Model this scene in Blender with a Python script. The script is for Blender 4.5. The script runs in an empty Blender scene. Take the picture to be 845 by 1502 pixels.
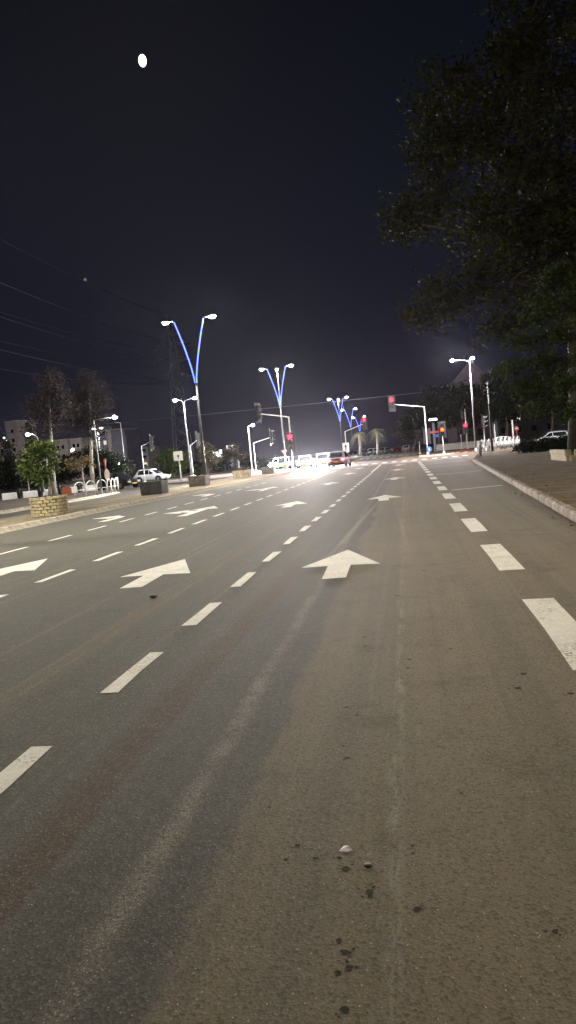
import bpy, math, random
import numpy as np
from mathutils import Vector, Matrix

R = math.radians
random.seed(7)
rng = np.random.default_rng(11)
scene = bpy.context.scene
col = scene.collection

# ------------------------------------------------------------------ camera
cam = bpy.data.cameras.new('camera')
cam.sensor_fit = 'VERTICAL'; cam.sensor_height = 36.0; cam.lens = 25.886
cam.clip_start = 0.05; cam.clip_end = 6000
camo = bpy.data.objects.new('camera', cam); col.objects.link(camo)
ax = Vector((0.98342066, 0.15620524, -0.09210716))
up = Vector((0.07881563, 0.08926014, 0.99288505))
bk = Vector((0.16331535, -0.98368316, 0.07546885))
m = Matrix((ax, up, bk)).transposed().to_4x4(); m.translation = (0, 0, 1.5)
camo.matrix_world = m
scene.camera = camo

# ------------------------------------------------------------------ sky and moonlight
MOON_DIR = Vector((-0.2601, 0.8470, 0.4635)).normalized()
world = bpy.data.worlds.new('World'); scene.world = world; world.use_nodes = True
wn = world.node_tree; wn.nodes.clear()
def wnode(t): return wn.nodes.new(t)
sky = wnode('ShaderNodeTexSky'); sky.sky_type = 'NISHITA'; sky.sun_disc = False
sky.sun_elevation = math.asin(MOON_DIR.z); sky.sun_rotation = math.atan2(MOON_DIR.x, MOON_DIR.y)
sky.dust_density = 0.6; sky.ozone_density = 3.0
bg1 = wnode('ShaderNodeBackground'); bg1.inputs['Strength'].default_value = 0.0005
wn.links.new(sky.outputs[0], bg1.inputs['Color'])
tc = wnode('ShaderNodeTexCoord'); sx = wnode('ShaderNodeSeparateXYZ'); wn.links.new(tc.outputs['Generated'], sx.inputs[0])
rp = wnode('ShaderNodeValToRGB'); wn.links.new(sx.outputs['Z'], rp.inputs[0])
els = rp.color_ramp.elements
els[0].position = 0.0; els[0].color = (0.0095, 0.0075, 0.0190, 1)
els[1].position = 0.75; els[1].color = (0.0, 0.0, 0.0, 1)
e = els.new(0.12); e.color = (0.0044, 0.0040, 0.0120, 1)
e = els.new(0.30); e.color = (0.0042, 0.0048, 0.0102, 1)
bg2 = wnode('ShaderNodeBackground'); bg2.inputs['Strength'].default_value = 1.0
wn.links.new(rp.outputs[0], bg2.inputs['Color'])
ad = wnode('ShaderNodeAddShader'); wo = wnode('ShaderNodeOutputWorld')
wn.links.new(bg1.outputs[0], ad.inputs[0]); wn.links.new(bg2.outputs[0], ad.inputs[1]); wn.links.new(ad.outputs[0], wo.inputs['Surface'])

sl = bpy.data.lights.new('moonlight', 'SUN'); sl.energy = 0.006; sl.angle = R(0.5); sl.color = (0.85, 0.9, 1.0)
slo = bpy.data.objects.new('moonlight', sl); col.objects.link(slo)
slo.rotation_euler = MOON_DIR.to_track_quat('Z', 'Y').to_euler(); slo.location = (0, 0, 80)

vs = scene.view_settings
vs.view_transform = 'Standard'; vs.look = 'None'; vs.exposure = 0.0; vs.gamma = 1.0; vs.use_curve_mapping = False
cy = scene.cycles
cy.use_denoising = True; cy.max_bounces = 5; cy.diffuse_bounces = 2; cy.glossy_bounces = 2; cy.transmission_bounces = 3
cy.volume_bounces = 0; cy.transparent_max_bounces = 6; cy.caustics_reflective = False; cy.caustics_refractive = False
cy.sample_clamp_indirect = 4.0; cy.use_light_tree = True
scene.render.use_motion_blur = False

LAMP = 2.4          # master power of the street lamps

# ------------------------------------------------------------------ helpers
def tag(o, label=None, cat=None, group=None, kind=None):
    if label: o['label'] = label
    if cat: o['category'] = cat
    if group: o['group'] = group
    if kind: o['kind'] = kind
    return o

def empty(name, loc=(0, 0, 0), rz=0.0, label=None, cat=None, group=None):
    o = bpy.data.objects.new(name, None); col.objects.link(o)
    o.empty_display_size = 0.2
    o.location = loc; o.rotation_euler = (0, 0, rz)
    return tag(o, label, cat, group)

class MB:
    def __init__(s): s.v = []; s.f = []; s.sm = []
    def add(s, vs, fs, smooth=False):
        b = len(s.v); s.v += [tuple(p) for p in vs]
        for f in fs: s.f.append(tuple(b + i for i in f)); s.sm.append(smooth)
        return s
    def box(s, c, d, rz=0.0, taper=1.0):
        x, y, z = d[0]/2, d[1]/2, d[2]/2
        ca, sa = math.cos(rz), math.sin(rz)
        vs = []
        for k, (i, j) in ((-1, (-1, -1)), (-1, (1, -1)), (-1, (1, 1)), (-1, (-1, 1)), (1, (-1, -1)), (1, (1, -1)), (1, (1, 1)), (1, (-1, 1))):
            t = taper if k > 0 else 1.0
            px, py = i*x*t, j*y*t
            vs.append((c[0] + px*ca - py*sa, c[1] + px*sa + py*ca, c[2] + k*z))
        return s.add(vs, [(3, 2, 1, 0), (4, 5, 6, 7), (0, 1, 5, 4), (1, 2, 6, 5), (2, 3, 7, 6), (3, 0, 4, 7)])
    def tube(s, pts, rad, n=8, cap=True):
        pts = [Vector(p) for p in pts]
        if not hasattr(rad, '__len__'): rad = [rad]*len(pts)
        b = len(s.v); prev = None
        for i, p in enumerate(pts):
            d = (pts[min(i+1, len(pts)-1)] - pts[max(i-1, 0)])
            d = d.normalized() if d.length > 1e-9 else Vector((0, 0, 1))
            if prev is None:
                a = d.cross(Vector((0, 0, 1)) if abs(d.z) < 0.9 else Vector((1, 0, 0))).normalized()
            else:
                a = (prev - d*prev.dot(d))
                a = a.normalized() if a.length > 1e-6 else d.orthogonal().normalized()
            prev = a; c = d.cross(a)
            for k in range(n):
                t = 2*math.pi*k/n
                s.v.append(tuple(p + (a*math.cos(t) + c*math.sin(t))*rad[i]))
        for i in range(len(pts)-1):
            for k in range(n):
                s.f.append((b+i*n+k, b+i*n+(k+1) % n, b+(i+1)*n+(k+1) % n, b+(i+1)*n+k)); s.sm.append(True)
        if cap:
            s.f.append(tuple(b+k for k in range(n))[::-1]); s.sm.append(False)
            e0 = b+(len(pts)-1)*n
            s.f.append(tuple(e0+k for k in range(n))); s.sm.append(False)
        return s
    def lathe(s, c, prof, n=16, smooth=True):
        b = len(s.v)
        for r, z in prof:
            for k in range(n):
                t = 2*math.pi*k/n; s.v.append((c[0]+r*math.cos(t), c[1]+r*math.sin(t), c[2]+z))
        for i in range(len(prof)-1):
            for k in range(n):
                s.f.append((b+i*n+k, b+i*n+(k+1) % n, b+(i+1)*n+(k+1) % n, b+(i+1)*n+k)); s.sm.append(smooth)
        s.f.append(tuple(b+k for k in range(n))[::-1]); s.sm.append(False)
        e0 = b+(len(prof)-1)*n
        s.f.append(tuple(e0+k for k in range(n))); s.sm.append(False)
        return s
    def ell(s, c, r, nu=10, nv=7):
        b = len(s.v)
        for j in range(nv+1):
            ph = math.pi*j/nv
            for i in range(nu):
                t = 2*math.pi*i/nu
                s.v.append((c[0]+r[0]*math.sin(ph)*math.cos(t), c[1]+r[1]*math.sin(ph)*math.sin(t), c[2]+r[2]*math.cos(ph)))
        for j in range(nv):
            for i in range(nu):
                s.f.append((b+j*nu+i, b+(j+1)*nu+i, b+(j+1)*nu+(i+1) % nu, b+j*nu+(i+1) % nu)); s.sm.append(True)
        return s
    def prism(s, poly, z0, z1):
        n = len(poly); a = sum(poly[i][0]*poly[(i+1) % n][1]-poly[(i+1) % n][0]*poly[i][1] for i in range(n))
        if a < 0: poly = poly[::-1]
        vs = [(x, y, z0) for x, y in poly] + [(x, y, z1) for x, y in poly]
        fs = [tuple(range(n))[::-1], tuple(range(n, 2*n))] + [(i, (i+1) % n, n+(i+1) % n, n+i) for i in range(n)]
        return s.add(vs, fs)
    def vprism(s, poly, y0, y1):           # outline in x,z extruded along y
        n = len(poly)
        vs = [(x, y0, z) for x, z in poly] + [(x, y1, z) for x, z in poly]
        fs = [tuple(range(n)), tuple(range(n, 2*n))[::-1]] + [(i, n+i, n+(i+1) % n, (i+1) % n) for i in range(n)]
        return s.add(vs, fs)
    def disc(s, c, r, axis='y', n=16, th=0.02, sgn=-1):
        b = len(s.v)
        for q in (0, 1):
            for k in range(n):
                t = 2*math.pi*k/n; u, w = r*math.cos(t), r*math.sin(t)
                if axis == 'y': s.v.append((c[0]+u, c[1]+sgn*th*q, c[2]+w))
                elif axis == 'x': s.v.append((c[0]+sgn*th*q, c[1]+u, c[2]+w))
                else: s.v.append((c[0]+u, c[1]+w, c[2]+sgn*th*q))
        s.f.append(tuple(b+k for k in range(n))); s.sm.append(False)
        s.f.append(tuple(b+n+k for k in range(n))); s.sm.append(False)
        for k in range(n): s.f.append((b+k, b+(k+1) % n, b+n+(k+1) % n, b+n+k)); s.sm.append(False)
        return s
    def mesh(s, name):
        me = bpy.data.meshes.new(name); me.from_pydata(s.v, [], s.f)
        me.polygons.foreach_set('use_smooth', s.sm); me.update()
        return me
    def build(s, name, mat, parent=None, loc=None, rot=None, bevel=0.0):
        me = s.mesh(name)
        if mat: me.materials.append(mat)
        o = bpy.data.objects.new(name, me); col.objects.link(o)
        o.parent = parent
        if loc: o.location = loc
        if rot: o.rotation_euler = rot
        if bevel:
            md = o.modifiers.new('bevel', 'BEVEL'); md.width = bevel; md.segments = 2; md.limit_method = 'ANGLE'
        return o

def copy_tree(o, parent=None):
    c = o.copy(); col.objects.link(c); c.parent = parent
    for ch in list(o.children): copy_tree(ch, c)
    return c

def put(mesh, name, parent, loc, rz=0.0, scale=None):
    o = bpy.data.objects.new(name, mesh); col.objects.link(o); o.parent = parent
    o.location = loc; o.rotation_euler = (0, 0, rz)
    if scale: o.scale = scale
    return o

# ------------------------------------------------------------------ materials
def new_mat(name):
    mt = bpy.data.materials.new(name); mt.use_nodes = True
    nt = mt.node_tree; nt.nodes.clear()
    out = nt.nodes.new('ShaderNodeOutputMaterial')
    return mt, nt, out

class NT:
    """small node-building shorthand"""
    def __init__(s, nt):
        s.nt = nt; s.tc = nt.nodes.new('ShaderNodeTexCoord')
        s.obj = s.tc.outputs['Object']
    def link(s, a, b): s.nt.links.new(a, b)
    def val(s, sock, v):
        if isinstance(v, bpy.types.NodeSocket): s.link(v, sock)
        else: sock.default_value = v
    def noise(s, scale, detail=4, rough=0.6, vec=None, out='Fac'):
        n = s.nt.nodes.new('ShaderNodeTexNoise'); n.inputs['Scale'].default_value = scale
        n.inputs['Detail'].default_value = detail; n.inputs['Roughness'].default_value = rough
        s.link(vec or s.obj, n.inputs['Vector']); return n.outputs[out]
    def vor(s, scale, vec=None, out='Distance', feature='F1'):
        n = s.nt.nodes.new('ShaderNodeTexVoronoi'); n.inputs['Scale'].default_value = scale; n.feature = feature
        s.link(vec or s.obj, n.inputs['Vector']); return n.outputs[out]
    def math(s, op, a, b=0.0, c=None, clamp=False):
        n = s.nt.nodes.new('ShaderNodeMath'); n.operation = op; n.use_clamp = clamp
        s.val(n.inputs[0], a); s.val(n.inputs[1], b)
        if c is not None: s.val(n.inputs[2], c)
        return n.outputs[0]
    def ramp(s, fac, a, b, lo=0.0, hi=1.0):
        n = s.nt.nodes.new('ShaderNodeMapRange'); n.clamp = True; n.interpolation_type = 'SMOOTHSTEP'
        s.val(n.inputs[0], fac); n.inputs[1].default_value = a; n.inputs[2].default_value = b
        n.inputs[3].default_value = lo; n.inputs[4].default_value = hi
        return n.outputs[0]
    def mix(s, fac, a, b, mode='MIX'):
        n = s.nt.nodes.new('ShaderNodeMix'); n.data_type = 'RGBA'; n.blend_type = mode
        s.val(n.inputs[0], fac)
        for k, v in ((6, a), (7, b)):
            if isinstance(v, bpy.types.NodeSocket): s.link(v, n.inputs[k])
            else: n.inputs[k].default_value = (*v[:3], 1)
        return n.outputs[2]
    def mapping(s, scale=(1, 1, 1), loc=(0, 0, 0), rot=(0, 0, 0)):
        n = s.nt.nodes.new('ShaderNodeMapping'); s.link(s.obj, n.inputs[0])
        n.inputs['Scale'].default_value = scale; n.inputs['Location'].default_value = loc; n.inputs['Rotation'].default_value = rot
        return n.outputs[0]
    def xyz(s, vec=None):
        n = s.nt.nodes.new('ShaderNodeSeparateXYZ'); s.link(vec or s.obj, n.inputs[0]); return n.outputs
    def bump(s, h, strength=0.3, dist=0.01):
        n = s.nt.nodes.new('ShaderNodeBump'); n.inputs['Strength'].default_value = strength; n.inputs['Distance'].default_value = dist
        s.link(h, n.inputs['Height']); return n.outputs[0]
    def bsdf(s, out, colr, rough=0.7, metal=0.0, normal=None, spec=0.4, coat=0.0):
        n = s.nt.nodes.new('ShaderNodeBsdfPrincipled')
        if isinstance(colr, bpy.types.NodeSocket): s.link(colr, n.inputs['Base Color'])
        else: n.inputs['Base Color'].default_value = (*colr[:3], 1)
        s.val(n.inputs['Roughness'], rough); n.inputs['Metallic'].default_value = metal
        n.inputs['Specular IOR Level'].default_value = spec; n.inputs['Coat Weight'].default_value = coat
        if normal is not None: s.link(normal, n.inputs['Normal'])
        s.link(n.outputs[0], out.inputs['Surface']); return n

def plain(name, c, rough=0.6, metal=0.0, var=0.25, scale=6.0, bump=0.15, bscale=40.0, spec=0.4, coat=0.0, dirt=None):
    mt, nt, out = new_mat(name); g = NT(nt)
    n = g.noise(scale, 5, 0.62)
    f = g.ramp(n, 0.3, 0.72)
    c0 = tuple(x*(1-var) for x in c); c1 = tuple(min(1, x*(1+var)) for x in c)
    cc = g.mix(f, c0, c1)
    if dirt:
        cc = g.mix(g.ramp(g.noise(scale*0.35, 4, 0.7), 0.48, 0.72, 0, 0.75), cc, dirt)
    nrm = g.bump(g.noise(bscale, 3), bump, 0.01) if bump else None
    g.bsdf(out, cc, g.ramp(n, 0.2, 0.8, max(0.02, rough-0.1), min(1, rough+0.1)), metal, nrm, spec, coat)
    return mt

def glow(name, c, strength):
    mt, nt, out = new_mat(name)
    n = nt.nodes.new('ShaderNodeEmission'); n.inputs[0].default_value = (*c, 1); n.inputs[1].default_value = strength
    nt.links.new(n.outputs[0], out.inputs['Surface'])
    return mt

def leafmat(name, c, c2, trans=0.25, rough=0.6, spec=0.12):
    mt, nt, out = new_mat(name); g = NT(nt)
    f = g.ramp(g.noise(1.1, 4, 0.7), 0.35, 0.68)
    cc = g.mix(f, c, c2)
    cc = g.mix(g.ramp(g.noise(9.0, 2), 0.4, 0.7, 0, 0.6), cc, tuple(x*0.45 for x in c))
    p = nt.nodes.new('ShaderNodeBsdfPrincipled'); nt.links.new(cc, p.inputs['Base Color']); p.inputs['Roughness'].default_value = rough
    p.inputs['Specular IOR Level'].default_value = spec
    t = nt.nodes.new('ShaderNodeBsdfTranslucent'); nt.links.new(cc, t.inputs[0])
    mx = nt.nodes.new('ShaderNodeMixShader'); mx.inputs[0].default_value = trans
    nt.links.new(p.outputs[0], mx.inputs[1]); nt.links.new(t.outputs[0], mx.inputs[2]); nt.links.new(mx.outputs[0], out.inputs['Surface'])
    return mt

def asphalt_mat():
    mt, nt, out = new_mat('asphalt'); g = NT(nt)
    X, Y, Z = g.xyz()
    grain = g.noise(190.0, 3, 0.75)
    agg = g.vor(95.0, out='Color')
    aggd = g.vor(95.0)
    broad = g.noise(0.35, 5, 0.6)
    # streaks that run along the driving direction
    lv = g.mapping(scale=(2.6, 0.05, 1))
    streak = g.noise(1.0, 5, 0.62, vec=lv)
    lv2 = g.mapping(scale=(9.0, 0.10, 1), loc=(4.2, 0, 0))
    streak2 = g.noise(1.0, 4, 0.6, vec=lv2)
    wob = g.math('MULTIPLY', g.math('SUBTRACT', g.noise(0.55, 3, 0.6), 0.5), 0.42)
    wx = g.math('ADD', X, wob)
    dark = (0.062, 0.059, 0.047); tan = (0.152, 0.122, 0.076)
    # dusty tan wearing lane to the right, cleaner darker asphalt to the left
    wx3 = g.math('ADD', wx, g.math('MULTIPLY', g.math('SUBTRACT', g.noise(7.0, 4, 0.7), 0.5), 0.10))
    f_tan = g.math('MAXIMUM', g.math('MULTIPLY', g.ramp(wx3, -0.86, -0.78), 0.85), g.ramp(wx3, -0.8, -0.3))
    f_tan = g.math('MULTIPLY', f_tan, g.ramp(broad, 0.25, 0.6, 0.72, 1.0))
    c = g.mix(f_tan, dark, tan)
    # lanes: dustier between the tracks
    c = g.mix(g.ramp(streak, 0.40, 0.70, 0, 0.5), c, (0.074, 0.070, 0.060))
    c = g.mix(g.ramp(streak2, 0.52, 0.75, 0, 0.35), c, (0.036, 0.035, 0.033))
    def band(cx, hw, soft, wv):
        d = g.math('ABSOLUTE', g.math('SUBTRACT', wv, cx))
        return g.ramp(d, hw, hw+soft, 1, 0)
    wx2 = g.math('ADD', X, g.math('MULTIPLY', wob, 0.3))
    # brown rusty band
    near = g.ramp(Y, 1.0, 26.0, 1, 0)
    edge = g.math('MULTIPLY', g.ramp(wx2, -1.78, -1.62), g.ramp(wx2, -1.50, -1.46, 1, 0))
    b1 = g.math('MULTIPLY', g.math('MULTIPLY', edge, near), g.ramp(g.noise(3.0, 5, 0.7), 0.3, 0.65, 0.7, 1.0))
    c = g.mix(b1, c, (0.057, 0.034, 0.017))
    for cx_, hw_ in ((-1.31, 0.09), (-0.94, 0.04)):
        dk = g.math('MULTIPLY', band(cx_, hw_, 0.07, wx2), g.ramp(g.noise(1.4, 5, 0.7), 0.35, 0.65, 0.0, 0.5))
        c = g.mix(dk, c, (0.036, 0.037, 0.034))
    b2 = g.math('MULTIPLY', band(-2.83, 0.03, 0.16, wx2), g.ramp(streak, 0.3, 0.6, 0.25, 0.6))
    c = g.mix(b2, c, (0.098, 0.076, 0.046))
    b3 = g.math('MULTIPLY', band(-2.80, 0.004, 0.014, wx2), g.ramp(g.noise(1.3, 5, 0.7), 0.38, 0.62, 0.0, 0.55))
    c = g.mix(b3, c, (0.19, 0.15, 0.09))
    fine = g.noise(1.0, 3, 0.6, vec=g.mapping(scale=(34.0, 0.12, 1)))
    c = g.mix(g.math('MULTIPLY', g.ramp(fine, 0.63, 0.72), g.ramp(g.noise(0.9, 3), 0.42, 0.62, 0, 0.5)), c, (0.17, 0.15, 0.115))
    # pale trail of crushed gravel
    dtr = g.math('ABSOLUTE', g.math('SUBTRACT', wx2, -1.08))
    trm = g.math('MULTIPLY', g.ramp(dtr, 0.005, 0.085, 1, 0), g.ramp(g.noise(2.4, 5, 0.75), 0.36, 0.60, 0.15, 1.0))
    c = g.mix(g.math('MULTIPLY', trm, g.ramp(g.noise(70.0, 5, 0.85), 0.47, 0.57, 0.06, 0.9)), c, (0.215, 0.190, 0.145))
    gvec = g.mapping(scale=(1.0, 0.8, 1.0), rot=(0, 0, 0.5)); gv = g.xyz(g.vor(135.0, vec=gvec, out='Color'))[2]; gd = g.vor(135.0, vec=gvec)
    thr = g.math('SUBTRACT', 0.985, g.math('MULTIPLY', trm, g.ramp(g.noise(11.0, 4, 0.7), 0.35, 0.65, 0.1, 0.55)))
    grains = g.math('MULTIPLY', g.math('GREATER_THAN', gv, thr), g.ramp(gd, 0.22, 0.42, 1, 0))
    t3 = g.math('MULTIPLY', band(-0.155, 0.004, 0.045, wx2), g.ramp(g.noise(5.0, 4, 0.7, vec=g.mapping(scale=(4, 0.5, 1))), 0.42, 0.62, 0, 0.5))
    c = g.mix(t3, c, (0.24, 0.22, 0.18))
    # tyre scrapes curving across the lane further on
    cvx = g.math('SUBTRACT', X, g.math('MULTIPLY', g.math('SUBTRACT', Y, 12.0), 0.035))
    sc = g.math('MULTIPLY', band(-1.16, 0.01, 0.06, cvx), g.math('MULTIPLY', g.ramp(Y, 9, 13, 0, 1), g.ramp(Y, 18, 22, 1, 0)))
    c = g.mix(g.math('MULTIPLY', sc, 0.5), c, (0.26, 0.23, 0.17))
    cvx2 = g.math('ADD', X, g.math('MULTIPLY', g.math('SUBTRACT', Y, 12.0), 0.03))
    sc2 = g.math('MULTIPLY', band(-0.12, 0.01, 0.05, cvx2), g.math('MULTIPLY', g.ramp(Y, 9, 12, 0, 1), g.ramp(Y, 15, 18, 1, 0)))
    c = g.mix(g.math('MULTIPLY', sc2, 0.35), c, (0.26, 0.23, 0.17))
    st3 = g.noise(1.0, 4, 0.65, vec=g.mapping(scale=(6.0, 0.045, 1), loc=(9.1, 2.0, 0), rot=(0, 0, 0.012)))
    c = g.mix(g.ramp(st3, 0.54, 0.72, 0, 0.45), c, (0.165, 0.145, 0.108))
    # dirt washed into the gutter
    gut = g.math('SUBTRACT', g.math('ADD', g.math('MULTIPLY', Y, 0.0455), 2.05), X)
    gm = g.math('MULTIPLY', g.ramp(g.math('ADD', gut, g.math('MULTIPLY', g.noise(2.0, 5, 0.7), 0.5)), 0.2, 0.75, 1, 0), g.ramp(gut, -0.05, 0.0, 0, 0.8))
    c = g.mix(gm, c, (0.070, 0.052, 0.034))
    # blotches and grime
    c = g.mix(g.ramp(g.noise(1.7, 6, 0.7), 0.50, 0.75, 0, 0.55), c, (0.040, 0.036, 0.030))
    c = g.mix(g.ramp(g.noise(4.3, 5, 0.7), 0.56, 0.76, 0, 0.35), c, (0.14, 0.125, 0.10))
    # aggregate
    s = g.xyz(agg)[0]
    c = g.mix(g.ramp(s, 0.55, 1.0, 0, 0.35), c, (0.17, 0.16, 0.14))
    c = g.mix(g.ramp(s, 0.0, 0.35, 0.45, 0), c, (0.020, 0.020, 0.019))
    c = g.mix(g.ramp(grain, 0.48, 0.70, 0, 0.42), c, (0.022, 0.020, 0.018))
    spv = g.mapping(scale=(1.0, 0.85, 1.0), rot=(0, 0, 1.1)); spk = g.vor(58.0, vec=spv, out='Color'); spd = g.vor(58.0, vec=spv)
    sp = g.math('MULTIPLY', g.math('MULTIPLY', g.ramp(g.xyz(spk)[1], 0.88, 0.99), g.ramp(g.noise(2.6, 3), 0.40, 0.62, 0.15, 1.0)), g.ramp(spd, 0.08, 0.26, 1, 0))
    c = g.mix(g.math('MULTIPLY', sp, 0.75), c, (0.36, 0.33, 0.27))
    c = g.mix(g.math('MULTIPLY', grains, g.ramp(g.noise(55.0, 2), 0.3, 0.7, 0.25, 0.95)), c, (0.40, 0.35, 0.27))
    h = g.math('ADD', g.math('MULTIPLY', grain, 0.6), g.math('MULTIPLY', aggd, 0.7))
    g.bsdf(out, c, g.ramp(grain, 0.2, 0.8, 0.72, 0.95), 0.0, g.bump(h, 0.32, 0.010), 0.18)
    return mt

def paint_mat(name, c):
    mt, nt, out = new_mat(name); g = NT(nt)
    n = g.noise(14.0, 5, 0.7)
    cc = g.mix(g.ramp(n, 0.35, 0.7), tuple(x*0.86 for x in c), c)
    cc = g.mix(g.ramp(g.noise(60.0, 4, 0.8), 0.58, 0.70, 0, 0.7), cc, (0.20, 0.185, 0.155))
    cc = g.mix(g.ramp(g.noise(2.1, 4, 0.7), 0.52, 0.78, 0, 0.55), cc, (0.30, 0.275, 0.23))
    wear = g.math('MULTIPLY', g.ramp(g.noise(38.0, 5, 0.75), 0.50, 0.60), g.ramp(g.noise(1.1, 4, 0.7), 0.42, 0.66, 0.08, 0.95))
    cc = g.mix(wear, cc, (0.085, 0.075, 0.058))
    g.bsdf(out, cc, 0.75, 0, g.bump(g.noise(120.0, 3), 0.35, 0.004), 0.2)
    return mt

def paving_mat(name, ca, cb, s=4.0):
    mt, nt, out = new_mat(name); g = NT(nt)
    b = nt.nodes.new('ShaderNodeTexBrick'); b.inputs['Scale'].default_value = s
    nt.links.new(g.obj, b.inputs['Vector'])
    b.inputs['Color1'].default_value = (*ca, 1); b.inputs['Color2'].default_value = (*cb, 1); b.inputs['Mortar'].default_value = (0.05, 0.045, 0.04, 1)
    b.inputs['Mortar Size'].default_value = 0.015
    cc = g.mix(g.ramp(g.noise(0.8, 6, 0.7), 0.35, 0.7, 0, 0.7), b.outputs[0], tuple(x*0.55 for x in ca))
    cc = g.mix(g.ramp(g.noise(3.5, 5, 0.7), 0.5, 0.75, 0, 0.5), cc, tuple(min(1, x*1.5) for x in cb))
    st = g.noise(1.0, 4, 0.6, vec=g.mapping(scale=(0.12, 0.9, 1)))
    cc = g.mix(g.ramp(st, 0.55, 0.70, 0, 0.45), cc, tuple(min(1, x*1.7) for x in cb))
    g.bsdf(out, cc, 0.92, 0, g.bump(g.noise(70.0, 4), 0.5, 0.012), 0.06)
    return mt

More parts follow.
